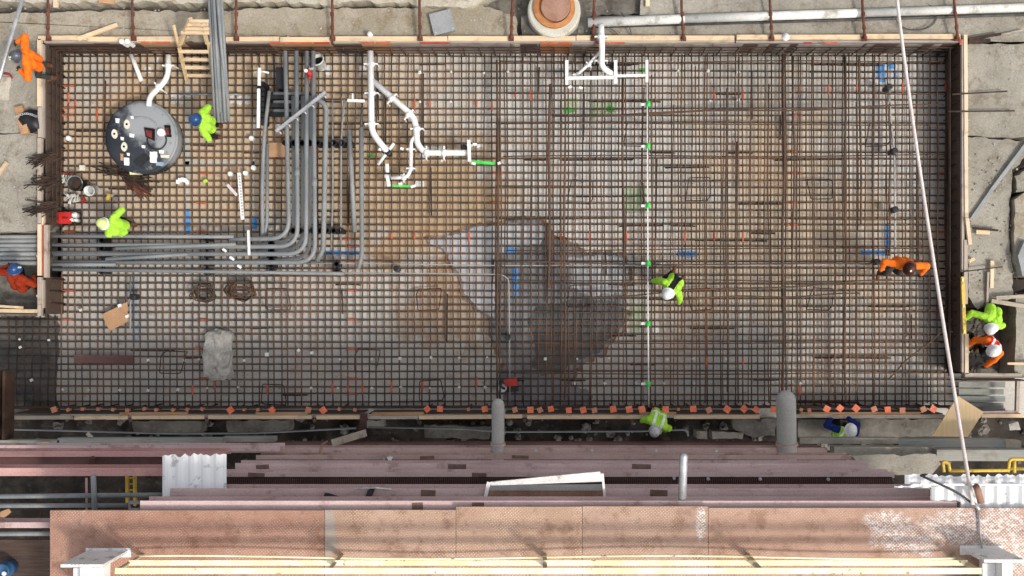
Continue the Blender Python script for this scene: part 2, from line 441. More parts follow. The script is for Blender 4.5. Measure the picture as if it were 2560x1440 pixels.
    m['cream'] = simple("cream_plastic", (0.62, 0.58, 0.46, 1), (0.70, 0.66, 0.54, 1), 5, 0.6, bump=0)
    m['grey_box'] = simple("grey_box_plastic", (0.24, 0.25, 0.25, 1), (0.29, 0.30, 0.30, 1), 3, 0.6, bump=0.05)
    m['rope'] = simple("pale_pink_rope", (0.70, 0.60, 0.56, 1), (0.82, 0.73, 0.69, 1), 5, 0.8, bump=0.3, fine=50)
    m['cable'] = simple("dark_cable", (0.05, 0.05, 0.05, 1), (0.09, 0.09, 0.09, 1), 5, 0.6, bump=0)
    m['concrete_pipe'] = simple("concrete_grey_pipe", (0.34, 0.335, 0.31, 1), (0.41, 0.405, 0.38, 1), 1.5, 0.7, bump=0.1)
    m['manhole_ring'] = simple("manhole_concrete", (0.47, 0.45, 0.38, 1), (0.56, 0.54, 0.47, 1), 2, 0.85, bump=0.2, dirt=(0.22, 0.19, 0.14, 1), dirt_scale=3)
    m['iron_orange'] = simple("orange_iron", (0.36, 0.15, 0.05, 1), (0.46, 0.21, 0.08, 1), 3, 0.8, bump=0.2, dirt=(0.20, 0.07, 0.03, 1), dirt_scale=4)
    m['iron_brown'] = simple("brown_iron", (0.27, 0.145, 0.10, 1), (0.34, 0.20, 0.145, 1), 3, 0.85, bump=0.3, dirt=(0.20, 0.09, 0.05, 1), dirt_scale=4)
    # --- primed steel
    def primed(name, a, b, rust_amt):
        t = NT(name)
        c = t.mix(t.ramp(t.noise(0.8, 7, 0.6), 0.36, 0.64), a, b)
        v = t.scaled(0.5, 6, 6)
        c = t.mix(t.math('MULTIPLY', t.ramp(t.noise(2.0, 6, 0.65, v), 0.52, 0.72), 0.3), c, (0.22, 0.14, 0.125, 1))
        c = t.mix(t.math('MULTIPLY', t.ramp(t.noise(1.9, 9, 0.72), 0.54, 0.66), rust_amt), c, (0.17, 0.085, 0.05, 1))
        f = t.noise(30, 4, 0.6)
        c = t.mix(0.35, c, t.mix(t.ramp(f, 0.3, 0.7), (0.7, 0.7, 0.7, 1), (1.2, 1.2, 1.2, 1)), 'MULTIPLY')
        t.bump(f, 0.2, 0.008)
        return t.done(c, 0.7, 0.0, 0.3)
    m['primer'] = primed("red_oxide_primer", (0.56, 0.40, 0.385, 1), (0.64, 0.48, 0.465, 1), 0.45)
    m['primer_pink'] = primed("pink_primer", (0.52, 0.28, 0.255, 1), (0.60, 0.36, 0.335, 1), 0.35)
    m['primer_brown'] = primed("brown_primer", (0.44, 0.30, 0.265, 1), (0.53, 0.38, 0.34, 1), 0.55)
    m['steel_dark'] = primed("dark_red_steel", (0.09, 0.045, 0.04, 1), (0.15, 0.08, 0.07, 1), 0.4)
    m['patch'] = simple("bare_steel_patch", (0.14, 0.085, 0.07, 1), (0.20, 0.125, 0.10, 1), 6, 0.6, bump=0.1)
    # --- checker plate
    def plate(name, a, b, wear, paint=None, grey=()):
        t = NT(name)
        c = t.mix(t.ramp(t.noise(0.9, 8, 0.62), 0.35, 0.65), a, b)
        c = t.mix(t.math('MULTIPLY', t.ramp(t.noise(2.2, 9, 0.7), 0.50, 0.66), 0.6), c, (0.20, 0.09, 0.05, 1))
        c = t.mix(t.math('MULTIPLY', t.ramp(t.noise(6.5, 9, 0.75), 0.52, 0.68), 0.5), c, (0.15, 0.10, 0.075, 1))
        c = t.mix(t.math('MULTIPLY', t.ramp(t.noise(4.1, 9, 0.75, None, 1.0), 0.57, 0.70), 0.5), c, (0.62, 0.48, 0.38, 1))
        sep = t.n("ShaderNodeSeparateXYZ"); t.l(t.scaled(1, 1, 1, math.radians(4)), sep.inputs[0])
        sx = t.math('SINE', t.math('MULTIPLY', sep.outputs[0], 105.0)); sy = t.math('SINE', t.math('MULTIPLY', sep.outputs[1], 105.0))
        lug = t.ramp(t.math('MULTIPLY', sx, sy), 0.2, 0.75)
        wearm = t.math('MULTIPLY', lug, t.math('MULTIPLY', t.ramp(t.noise(1.3, 8, 0.7), 0.42, 0.62), wear))
        c = t.mix(wearm, c, (0.72, 0.52, 0.38, 1))
        c = t.mix(t.math('MULTIPLY', t.math('SUBTRACT', 1.0, lug), 0.18), c, (0.20, 0.10, 0.065, 1))
        for (pc, rx, ry, rg) in grey:
            c = t.mix(t.math('MULTIPLY', t.blob(pc, rx, ry, rg, 3.0), .85), c, (0.36, 0.32, 0.28, 1))
        if paint:
            pm = None
            for (pc, rx, ry, rg) in paint:
                q = t.blob(pc, rx, ry, rg, 2.2)
                pm = q if pm is None else t.math('MAXIMUM', pm, q)
            brk = t.ramp(t.math('ADD', t.noise(9, 8, 0.75, t.scaled(1, 1.6, 1, .6)), t.math('MULTIPLY', lug, 0.16)), 0.46, 0.66)
            c = t.mix(t.math('MULTIPLY', pm, brk), c, (0.74, 0.74, 0.73, 1))
        h = t.math('ADD', lug, t.math('MULTIPLY', t.noise(25, 4, 0.6), 0.4))
        t.bump(h, 0.5, 0.008)
        return t.done(c, 0.62, 0.1, 0.35)
    m['plate_red'] = plate("plate_rust_red", (0.37, 0.20, 0.145, 1), (0.46, 0.275, 0.205, 1), 0.45)
    m['plate_tan'] = plate("plate_tan", (0.43, 0.28, 0.20, 1), (0.51, 0.35, 0.265, 1), 0.7, None, [(P(822, 1300, 6), .13, .36, .5), (P(818, 1355, 6), .18, .34, .5)])
    m['plate_tan_b'] = plate("plate_tan_worn", (0.43, 0.28, 0.195, 1), (0.51, 0.35, 0.26, 1), 0.9)
    m['plate_pink'] = plate("plate_pink_tan", (0.41, 0.27, 0.20, 1), (0.49, 0.34, 0.265, 1), 0.55,
                            [(P(1752, 1305, 6), .10, .34, .3)])
    m['plate_white'] = plate("plate_paint_spill", (0.41, 0.25, 0.18, 1), (0.49, 0.32, 0.24, 1), 0.5,
                             [(P(2400, 1318, 6), .85, .36, .15), (P(2270, 1350, 6), .7, .28, .5), (P(2500, 1330, 6), .6, .55, .3), (P(2215, 1305, 6), .45, .22, .5), (P(2540, 1400, 6), .4, .3, .4)])
    # --- corrugated sheet
    t = NT("white_corrugated_sheet")
    c = t.mix(t.math('MULTIPLY', t.ramp(t.noise(3.5, 9, 0.7), 0.58, 0.64), 0.8), (0.82, 0.82, 0.82, 1), (0.40, 0.39, 0.38, 1))
    m['corrugated'] = t.done(c, 0.45, 0, 0.4)
    # --- clothes
    def cloth(name, a, b):
        t = NT(name)
        c = t.mix(t.ramp(t.noise(9, 5, 0.6), 0.3, 0.7), a, b)
        c = t.mix(t.math('MULTIPLY', t.ramp(t.noise(6, 8, 0.75), 0.55, 0.72), 0.45), c, (a[0] * .35, a[1] * .33, a[2] * .4 + .01, 1))
        t.bump(t.noise(22, 5, 0.6, None, 0.8), 0.6, 0.02)
        return t.done(c, 0.9, 0, 0.15)
    m['hi_orange'] = cloth("hi_vis_orange", (0.80, 0.13, 0.010, 1), (0.88, 0.20, 0.02, 1))
    m['hi_lime'] = cloth("hi_vis_lime", (0.30, 0.62, 0.03, 1), (0.44, 0.76, 0.085, 1))
    m['hi_orange_shaded'] = cloth("shaded_orange_cloth", (0.22, 0.022, 0.007, 1), (0.30, 0.036, 0.011, 1))  # orange darkened: shade at the left edge put into the cloth colour
    m['red_vest'] = cloth("red_vest_cloth", (0.70, 0.02, 0.01, 1), (0.78, 0.04, 0.02, 1))
    m['navy'] = cloth("navy_cloth", (0.008, 0.018, 0.10, 1), (0.015, 0.03, 0.15, 1))
    m['black_cloth'] = cloth("black_cloth", (0.010, 0.010, 0.012, 1), (0.022, 0.022, 0.025, 1))
    m['dark_cloth'] = cloth("dark_olive_cloth", (0.035, 0.035, 0.03, 1), (0.06, 0.058, 0.05, 1))
    m['white_cloth'] = cloth("white_cloth", (0.74, 0.74, 0.74, 1), (0.82, 0.82, 0.82, 1))
    m['boot'] = cloth("brown_boot", (0.10, 0.04, 0.02, 1), (0.16, 0.07, 0.035, 1))
    m['reflect'] = cloth("reflective_band", (0.80, 0.80, 0.78, 1), (0.86, 0.86, 0.84, 1))
    m['skin'] = simple("skin", (0.42, 0.24, 0.17, 1), (0.48, 0.29, 0.21, 1), 8, 0.6, bump=0)
    m['hair'] = simple("dark_hair", (0.02, 0.013, 0.01, 1), (0.035, 0.022, 0.016, 1), 20, 0.7, bump=0)
    m['glove'] = cloth("dark_glove", (0.02, 0.02, 0.02, 1), (0.045, 0.04, 0.04, 1))
    m['hat_white'] = simple("white_hard_hat", (0.72, 0.72, 0.72, 1), (0.80, 0.80, 0.80, 1), 3, 0.3, bump=0, spec=0.5)
    m['hat_blue'] = simple("blue_hard_hat", (0.012, 0.05, 0.16, 1), (0.02, 0.075, 0.21, 1), 3, 0.3, bump=0, spec=0.5)
    m['hat_lime'] = simple("lime_hard_hat", (0.62, 0.72, 0.25, 1), (0.68, 0.78, 0.33, 1), 3, 0.35, bump=0, spec=0.5)
    m['hat_dark'] = simple("dark_hard_hat", (0.05, 0.055, 0.07, 1), (0.09, 0.09, 0.11, 1), 3, 0.3, bump=0, spec=0.5)
    m['hat_brown'] = simple("dark_brown_hat", (0.05, 0.012, 0.008, 1), (0.08, 0.02, 0.014, 1), 3, 0.5, bump=0)
    m['hat_grey'] = simple("scuffed_grey_hat", (0.42, 0.42, 0.42, 1), (0.55, 0.55, 0.55, 1), 12, 0.4, bump=0, spec=0.5, dirt=(0.10, 0.10, 0.10, 1), dirt_scale=9)
    m['sticker'] = simple("pale_green_sticker", (0.55, 0.72, 0.45, 1), (0.62, 0.78, 0.52, 1), 3, 0.5, bump=0)
build_materials()
# ---------------------------------------------------------------- setting
GZ = 0.70      # level of the slabs round the pit
FZ = 0.80      # top of the formwork
FLOOR = -0.07

obj('ground', MB().prism([(-300, -300), (300, -300), (300, 300), (-300, 300)], -2.4, -1.9), MAT['soil'], kind='structure')

pit_floor = obj('pit_floor', MB().prism(pxs([(-260, 780), (150, 780), (150, 120), (2385, 120), (2385, 935), (2700, 935), (2700, 1045), (-260, 1045)], 0), -0.6, FLOOR), MAT['floor'], kind='structure')

obj('ditch_floor', MB().prism(jag(pxs([(-260, 790), (146, 790), (150, 880), (142, 960), (150, 1044), (-260, 1044)], FLOOR), .04, .12, 33), -.3, FLOOR + .005), simple("shaded_floor_tone", (0.055, 0.052, 0.048, 1), (0.10, 0.095, 0.088, 1), 1.5, .5, bump=.3, fine=14, dirt=(0.16, 0.155, 0.145, 1), dirt_scale=2.5, dirt_amt=.5), kind='structure')  # darker floor piece: shade over the pit extension put into its colour

def paint(px_outline, mat, z=FLOOR + 0.004, amp=0.02, step=0.08, seed=1):
    mb = MB(); mb.prism(jag(pxs(px_outline, z), amp, step, seed), z - 0.003, z)
    return obj('paint_mark', mb, mat, pit_floor)

# standing water and wet silt on the pit floor
PUD = [(1062, 598), (1100, 592), (1130, 588), (1160, 572), (1185, 565), (1250, 560), (1300, 548), (1345, 552), (1372, 568), (1392, 598), (1440, 612), (1462, 636), (1510, 630), (1560, 642), (1574, 690), (1560, 740), (1568, 790), (1556, 828), (1532, 845), (1512, 880), (1470, 900), (1438, 922),
       (1440, 960), (1480, 985), (1470, 1012), (1380, 1014), (1310, 1012), (1258, 1010), (1250, 935), (1258, 900), (1240, 868), (1226, 835), (1228, 800), (1196, 775), (1160, 738), (1150, 700), (1128, 668), (1120, 636), (1085, 616)]
def grown(pts, k):
    cx = sum(p[0] for p in pts) / len(pts); cy = sum(p[1] for p in pts) / len(pts)
    return [(x + k * (x - cx) / math.hypot(x - cx, y - cy), y + k * (y - cy) / math.hypot(x - cx, y - cy)) for x, y in pts]
obj('rust_rim', MB().prism(jag(pxs(grown(PUD, 7), FLOOR), .07, .09, 6), FLOOR - .05, FLOOR + .003), simple("rust_silt_rim", (0.15, 0.10, 0.065, 1), (0.30, 0.21, 0.14, 1), 3.5, .8, bump=.2), kind='structure')
obj('puddle', MB().prism(jag(pxs(PUD, FLOOR), 0.05, 0.09, 5), FLOOR - 0.05, FLOOR + 0.006), MAT['silt_dark'], kind='structure')
for k, pts in enumerate([[(1066, 600), (1130, 590), (1185, 567), (1250, 562), (1340, 556), (1368, 575), (1350, 612), (1290, 618), (1246, 640), (1240, 720), (1236, 790), (1226, 792), (1196, 770), (1162, 735), (1152, 695), (1130, 665), (1122, 634), (1090, 614)],
                         [(1420, 645), (1465, 640), (1512, 634), (1556, 645), (1568, 690), (1548, 735), (1470, 738), (1432, 720)]]):
    obj('puddle', MB().prism(jag(pxs(pts, FLOOR), .045, .09, 25 + k), FLOOR - .04, FLOOR + .010), MAT['water_sky_sheen'], kind='structure')

obj('wet_silt', MB().prism(jag(pxs([(1318, 800), (1345, 765), (1400, 758), (1430, 745), (1490, 752), (1552, 748), (1562, 795), (1548, 826), (1520, 850), (1500, 882), (1462, 896), (1420, 915), (1392, 936), (1352, 942), (1330, 918), (1338, 870)], FLOOR), .06, .09, 61), FLOOR - .04, FLOOR + .009), MAT['charcoal'], kind='structure')
# slabs round the pit
def slab(name, px_outline, z0, z1, mat, amp=0.03, step=0.15, seed=1):
    return obj(name, MB().prism(jag(pxs(px_outline, z1), amp, step, seed), z0, z1), mat, kind='structure')
slab('pavement', [(-500, 30), (130, 32), (330, 26), (520, 30), (640, 22), (720, 18), (830, 22), (1040, 20), (1080, 22), (1200, 10), (1290, 42), (1300, 110), (-60, 100)], -0.5, GZ, MAT['slab_tan'], 0.03, 0.12, 3)
slab('pavement', [(1303, 40), (1480, -20), (1597, -40), (1597, 36), (1478, 40), (1478, 110), (1303, 110)], -0.5, GZ - 0.06, MAT['mud'], 0.04, 0.12, 4)
slab('pavement', [(1480, 42), (2650, 14), (2650, 110), (1480, 110)], -0.5, GZ, MAT['slab_grey'], 0.015, 0.2, 5)
slab('pavement', [(1600, -200), (2900, -200), (2900, 12), (1600, 38)], -0.5, GZ + 0.12, MAT['slab_grey'], 0.02, 0.2, 6)
slab('pavement', [(-500, -600), (1600, -600), (1600, -60), (1440, -40), (1225, -10), (1180, 18), (1040, 14), (1020, 4), (960, 8), (900, 2), (830, 12), (760, 8), (700, 4), (480, 8), (380, 4), (200, 6), (-500, 8)], -0.5, GZ + 0.14, MAT['slab_pale'], 0.035, 0.10, 7)
obj('gravel_bed', MB().prism(pxs([(-500, -400), (2900, -400), (2900, 112), (-500, 112)], 0.4), -0.55, 0.42), MAT['mud'], kind='structure')
slab('pavement', [(-500, 96), (90, 96), (98, 180), (98, 330), (-500, 342)], -0.5, GZ - 0.01, MAT['slab_grey'], 0.015, 0.2, 9)
slab('pavement', [(-500, 346), (98, 334), (98, 575), (60, 580), (-500, 580)], -0.5, GZ - 0.03, MAT['slab_grey'], 0.015, 0.2, 10)
slab('ditch_floor', [(-500, 560), (112, 560), (112, 790), (-500, 790)], -0.5, 0.12, MAT['mud'], 0.0, 5, 11)
slab('pavement', [(2414, 104), (2700, 104), (2700, 330), (2530, 345), (2418, 338)], -0.5, GZ, MAT['slab_grey'], 0.01, 0.2, 12)
slab('pavement', [(2418, 342), (2528, 349), (2600, 360), (2530, 425), (2524, 500), (2522, 570), (2528, 650), (2533, 740), (2510, 760), (2480, 745), (2440, 770), (2420, 740)], -0.5, GZ - 0.03, MAT['slab_grey'], 0.03, 0.1, 13)
slab('pavement', [(2537, 440), (2700, 360), (2700, 470), (2545, 480)], -0.5, GZ + 0.02, MAT['slab_grey'], 0.03, 0.1, 14)
slab('pavement', [(2536, 500), (2560, 482), (2720, 470), (2720, 700), (2560, 690), (2538, 655)], -0.5, GZ + 0.10, MAT['slab_tan'], 0.02, 0.15, 15)
slab('pavement', [(2540, 745), (2720, 690), (2720, 940), (2538, 940)], -0.5, GZ + 0.02, MAT['slab_grey'], 0.02, 0.15, 16)
slab('ditch_floor', [(2405, 730), (2560, 730), (2560, 945), (2405, 945)], -0.5, -0.05, MAT['mud'], 0.0, 5, 17)

# rough ground of the trench under the steelwork
def rough_sheet(name, x0, x1, y0, y1, z, amp, mat, step=0.12, kind='structure', sc_=1.2):
    mb = MB(); nx = int((x1 - x0) / step); ny = max(2, int((y1 - y0) / step))
    vs = []; fs = []
    for j in range(ny + 1):
        for i in range(nx + 1):
            x = x0 + (x1 - x0) * i / nx; y = y0 + (y1 - y0) * j / ny
            h = noise.fractal(Vector((x * sc_, y * sc_, 3.3)), 1.0, 2.0, 5)
            vs.append((x, y, z + amp * h))
    for j in range(ny):
        for i in range(nx):
            a = j * (nx + 1) + i
            fs.append((a, a + 1, a + nx + 2, a + nx + 1))
    mb.add(vs, fs)
    return obj(name, mb, mat, kind=kind, smooth=True)
rough_sheet('trench_ground', -14, 14, -4.6, -2.38, -0.95, 0.22, MAT['soil'])

def rock_mesh(mb, c, r, seed, flat=0.7, mi=0):
    n, k = 8, 6; vs = []; fs = []
    off = Vector((seed * 3.7, seed * 1.3, seed * 2.1))
    for i in range(k + 1):
        th = math.pi * i / k
        for j in range(n):
            a = 2 * math.pi * j / n
            d = Vector((math.sin(th) * math.cos(a), math.sin(th) * math.sin(a), math.cos(th)))
            s = r * (1 + 0.9 * noise.noise(d * 2.1 + off))
            vs.append(Vector(c) + Vector((d.x * s, d.y * s, d.z * s * flat)))
    for i in range(k):
        for j in range(n):
            j2 = (j + 1) % n
            fs.append((i * n + j, (i + 1) * n + j, (i + 1) * n + j2, i * n + j2))
    mb.add(vs, fs, mi)

mb = MB(); rr = random.Random(5)
for i in range(260):
    x = rr.uniform(-12.5, 12.5); y = rr.uniform(-3.6, -2.5)
    rock_mesh(mb, (x, y, -0.9 + rr.uniform(-.05, .1)), rr.choice((.03, .05, .07, .11)) * rr.uniform(.7, 1.3), i)
obj('rubble', mb, MAT['rock'], label='loose stones scattered in the dark trench behind the formwork', cat='rubble', kind='stuff')
mb = MB()
for i in range(160):
    q = P(rr.uniform(2425, 2540), rr.uniform(745, 925), 0)
    rock_mesh(mb, (q.x, q.y, -0.04), rr.choice((.03, .05, .09)) * rr.uniform(.7, 1.3), i + 900)
obj('rubble', mb, MAT['rock'], label='loose stones on the ditch floor round the crouching pair of workers', cat='rubble', kind='stuff')

mb = MB()
for i in range(520):
    k = rr.random()
    if k < .55: q = P(rr.uniform(-10, 2560), rr.uniform(20, 88), GZ)
    elif k < .8: q = P(rr.uniform(2425, 2555), rr.uniform(110, 735), GZ)
    else: q = P(rr.uniform(0, 92), rr.uniform(190, 570), GZ)
    rock_mesh(mb, (q.x, q.y, GZ), rr.choice((.010, .014, .020)) * rr.uniform(.7, 1.3), i + 2000, .6)
obj('gravel', mb, MAT['boulder'], label='scattered gravel crumbs on the slabs round the pit', cat='gravel', kind='stuff')

# ---------------------------------------------------------------- formwork
def formwork(label, side, loc):
    return thing('formwork', loc, label, 'formwork', 'formwork walls round the pit')

# north wall
north = formwork('long plywood formwork with pale top boards along the top of the pit', 'n', P(1250, 100, 0))
pan = [(108, 180, 'ply_dark'), (180, 270, 'ply_dark'), (270, 345, 'ply_dark'), (345, 460, 'ply_tan'), (460, 560, 'ply_dark'), (560, 670, 'ply_dark'), (670, 826, 'ply_tan'), (826, 900, 'ply_dark'), (900, 976, 'ply_tan'),
       (976, 1048, 'ply_grey'), (1048, 1125, 'ply_grey'), (1125, 1202, 'ply_grey'), (1202, 1275, 'ply_grey'), (1275, 1350, 'ply_dark'), (1350, 1430, 'ply_orange'), (1430, 1486, 'ply_grey'), (1486, 1560, 'ply_orange'),
       (1560, 1640, 'ply_grey'), (1640, 1712, 'ply_grey'), (1712, 1786, 'ply_grey'), (1786, 1862, 'ply_grey'), (1862, 2000, 'ply_dark'), (2000, 2165, 'ply_grey'), (2165, 2400, 'ply_dark')]
yN = P(0, 107.5, FZ).y
for i, (a, b, mm) in enumerate(pan):
    xa = P(a, 0, FZ).x + .006; xb = P(b, 0, FZ).x - .006
    lean = R.uniform(0, .012)
    obj('plywood_panel', MB().box(((xa + xb) / 2, yN + .012 + lean, (FLOOR + FZ - .06) / 2), (xb - xa, .022, FZ - .06 - FLOOR)), MAT[mm], north)
top_seg = [(96, 220, 96, 8), (220, 455, 99, 9), (565, 700, 99, 8), (700, 826, 100, 9), (834, 1120, 98, 9), (1120, 1280, 97, 9), (1280, 1440, 97, 9), (1440, 1836, 96, 9), (1840, 2160, 94, 9), (2160, 2400, 92, 9)]
for i, (a, b, yy, w) in enumerate(top_seg):
    q0 = P(a + 1, yy, FZ); q1 = P(b - 1, yy + R.uniform(-1, 1), FZ)
    obj('top_board', MB().bar(q0, q1, M(w + 3, FZ), .09), MAT['lumber_x'], north)
for i, (a, b) in enumerate([(112, 345), (345, 455), (565, 826), (834, 1125), (1125, 1490), (1490, 1836), (1838, 2398)]):
    obj('kicker_board', MB().bar(P(a + 1, 106, FZ - .05), P(b - 1, 105, FZ - .05), .05, .12), MAT['lumber_old'] if i % 2 else MAT['ply_grey'], north)
for a, b in [(352, 374), (380, 425), (673, 708), (712, 780), (786, 824), (902, 935), (940, 974), (1050, 1122), (1352, 1368), (1372, 1396), (1400, 1428), (1490, 1524), (1528, 1562), (2010, 2030), (2060, 2095)]:
    obj('tie_strip', MB().bar(P(a, 107.5, FZ + .012), P(b, 107.5, FZ + .012), .035, .02), MAT['orange_paint'] if (a % 3) else MAT['red_paint'], north)
for x in (150, 255, 470, 640, 720, 870, 1010, 1180, 1330, 1460, 1610, 1760, 1900, 2050, 2230, 2350):
    obj('back_stake', MB().bar(P(x, 94, GZ - .3), P(x, 93, FZ + .03), .05, .05), MAT['lumber_old'], north)

# west wall
west = formwork('short pale-topped formwork wall at the left end of the pit', 'w', P(100, 400, 0))
xW = P(113, 0, FZ).x
for a, b, mm in [(108, 200, 'ply_dark'), (200, 290, 'ply_dark'), (290, 385, 'ply_dark'), (385, 480, 'ply_dark'), (480, 560, 'ply_dark'), (690, 785, 'ply_dark')]:
    ya = P(0, a, FZ).y; yb = P(0, b, FZ).y
    obj('plywood_panel', MB().box((xW - .012, (ya + yb) / 2, (FLOOR + FZ - .06) / 2), (.022, abs(ya - yb) - .012, FZ - .06 - FLOOR)), MAT[mm], west)
for a, b, x, mm in [(98, 268, 100, 'lumber_y'), (268, 345, 102, 'lumber_old_y'), (345, 560, 101, 'lumber_old_y'), (560, 690, 101, 'lumber_y'), (692, 775, 101, 'lumber_old_y')]:
    obj('top_board', MB().bar(P(x, a + 1, FZ), P(x, b - 1, FZ), M(10, FZ), .09), MAT[mm], west)
for a, b, mm in [(112, 270, 'lumber_old_y'), (270, 345, 'ply_grey'), (520, 562, 'lumber_y'), (700, 770, 'lumber_old_y')]:
    obj('kicker_board', MB().bar(P(109, a, FZ - .04), P(109, b, FZ - .04), .05, .12), MAT[mm], west)
obj('kicker_board', MB().bar(P(117, 563, FZ + .01), P(117, 694, FZ + .01), M(10, FZ), .10), MAT['lumber_old_y'], west)
obj('tie_strip', MB().bar(P(109, 562, FZ - .02), P(109, 688, FZ - .02), .04, .05), MAT['red_paint'], west)
for y in (180, 300, 420, 530, 640, 740):
    obj('back_stake', MB().bar(P(95, y, GZ - .3), P(94, y, FZ + .02), .05, .05), MAT['lumber_old_y'], west)

# south-west return
ret = formwork('short pale board formwork below the kneeling orange worker at the left edge', 'r', P(50, 778, 0))
obj('top_board', MB().bar(P(-60, 776, FZ), P(100, 778, FZ), M(9, FZ), .09), MAT['lumber_x'], ret)
obj('brace', MB().bar(P(-40, 763, FZ + .02), P(58, 769, FZ + .02), M(6, FZ), .04), MAT['lumber_x'], ret)
obj('corner_block', MB().bar(P(101, 762, FZ + .03), P(101, 790, FZ + .03), M(9, FZ), .10), MAT['lumber_old_y'], ret)
obj('plywood_panel', MB().box((P(20, 0, FZ).x, P(0, 784, FZ).y, .3), (M(160, FZ), .022, .84)), MAT['ply_dark'], ret)

# east wall
east = formwork('long formwork wall with pale top boards at the right end of the pit', 'e', P(2410, 500, 0))
xE = P(2402, 0, FZ).x
for a, b in [(100, 210), (210, 330), (330, 450), (450, 570), (570, 700), (700, 830), (830, 930)]:
    ya = P(0, a, FZ).y; yb = P(0, b, FZ).y
    obj('plywood_panel', MB().box((xE + .012, (ya + yb) / 2, (FLOOR + FZ - .06) / 2), (.022, abs(ya - yb) - .012, FZ - .06 - FLOOR)), MAT['ply_dark'], east)
for a, b, x0, x1, mm in [(88, 330, 2412, 2414, 'lumber_y'), (330, 560, 2413, 2415, 'lumber_y'), (545, 612, 2416, 2424, 'lumber_y'), (600, 760, 2413, 2413, 'lumber_old_y'), (835, 935, 2415, 2415, 'lumber_y')]:
    obj('top_board', MB().bar(P(x0, a, FZ + (.03 if a == 545 else 0)), P(x1, b, FZ + (.03 if a == 545 else 0)), M(9, FZ), .09), MAT[mm], east)
for a, b, mm in [(100, 330, 'lumber_old_y'), (330, 480, 'ply_grey'), (480, 680, 'lumber_old_y'), (700, 930, 'lumber_old_y')]:
    obj('kicker_board', MB().bar(P(2405, a, FZ - .04), P(2405, b, FZ - .04), .06, .12), MAT[mm], east)
obj('tie_strip', MB().bar(P(2398, 92, FZ + .02), P(2402, 112, FZ + .02), .05, .03), MAT['orange_paint'], east)
for y in (170, 300, 420, 520, 650, 780, 880):
    obj('back_stake', MB().bar(P(2421, y, GZ - .3), P(2422, y, FZ - .01), .05, .05), MAT['lumber_old_y'], east)

# south wall
south = formwork('long narrow-board formwork behind the orange rebar caps along the trench', 's', P(1250, 1040, 0))
for a, b, mm in [(26, 185, 'lumber_old'), (188, 268, 'lumber_x'), (268, 321, 'lumber_x'), (331, 512, 'lumber_x'), (522, 780, 'lumber_x'), (792, 902, 'lumber_x'), (920, 1045, 'lumber_old'), (1048, 1230, 'lumber_x'), (1262, 1306, 'lumber_x'), (1318, 1608, 'lumber_x'),
                 (1684, 1898, 'lumber_x'), (1990, 2080, 'lumber_old'), (2080, 2360, 'lumber_old'), (2452, 2555, 'lumber_x')]:
    yy = 1044 - (a / 2560) * 4 + R.uniform(-1, 1)
    obj('top_board', MB().bar(P(a, yy, FZ), P(b, yy - R.uniform(0, 1.5), FZ), M(9, FZ), .09), MAT[mm], south)
for a, b in [(26, 300), (300, 560), (560, 905), (920, 1240), (1262, 1560), (1560, 1900), (1990, 2360), (2440, 2555)]:
    xa = P(a, 0, FZ).x; xb = P(b, 0, FZ).x
    obj('plywood_panel', MB().box(((xa + xb) / 2, P(0, 1035, FZ).y, (FZ - 1.2) / 2), (xb - xa - .012, .022, FZ + 1.1)), MAT['ply_dark'], south)
for a, b in [(300, 470), (640, 770), (930, 1060), (1600, 1690), (2000, 2300)]:
    obj('kicker_board', MB().bar(P(a, 1034, FZ - .03), P(b, 1033, FZ - .03), .06, .08), MAT['ply_tan'], south)
for x in (326, 517, 786, 1312, 1580, 1900):
    obj('back_stake', MB().bar(P(x, 1052, -0.9), P(x, 1050, FZ + .02), .07, .07), MAT['steel_dark'], south)

# south-east box
box = formwork('weathered board frame and plank deck in the lower right corner of the pit', 'x', P(2480, 985, 0))
obj('top_board', MB().bar(P(2411, 938, FZ), P(2553, 939, FZ), M(11, FZ), .09), MAT['lumber_old'], box)
obj('kicker_board', MB().bar(P(2405, 949, FZ - .1), P(2535, 949, FZ - .1), M(8, FZ), .09), MAT['lumber_old'], box)
obj('top_board', MB().bar(P(2544, 952, FZ), P(2542, 1028, FZ), M(8, FZ), .09), MAT['lumber_old_y'], box)
obj('plywood_panel', MB().bar(P(2403, 950, FZ - .05), P(2560, 950, FZ - .05), .022, .5), MAT['ply_dark'], box)
for i, y in enumerate((961, 979, 997, 1013, 1026)):
    obj('plank', MB().bar(P(2396, y, .25), P(2512 - 4 * (i % 2), y + .5, .25), M(14 - 2 * (i > 2), .25), .05), MAT['timber_grey'], box)
obj('kicker_board', MB().bar(P(2440, 1032, FZ - .05), P(2545, 1030, FZ - .05), .07, .06), MAT['primer_brown'], box)

# ---------------------------------------------------------------- reinforcement
mat = thing('rebar_mat', P(1250, 575, 0), 'grid of rusty reinforcing bars tied across the whole pit floor', 'rebar mat')
upper = thing('rebar_mat', P(1800, 575, 0.3), 'upper layer of closely spaced rust-brown bars over the right half of the pit', 'rebar mat')

def wavy_bar(name, a, b, r, material, parent, seed, amp=0.012, n=6, seg=10):
    rr = random.Random(seed)
    a = Vector(a); b = Vector(b)
    ph = rr.uniform(0, 6); fr = rr.uniform(.2, .6)
    pts = []
    for i in range(seg + 1):
        q = a.lerp(b, i / seg)
        s = amp * math.sin(ph + fr * i * 2.2) + rr.uniform(-.004, .004)
        d = (b - a).normalized()
        pts.append(q + Vector((-d.y, d.x, 0)) * s)
    return obj(name, MB().tube(pts, r, n), material, parent, smooth=True)

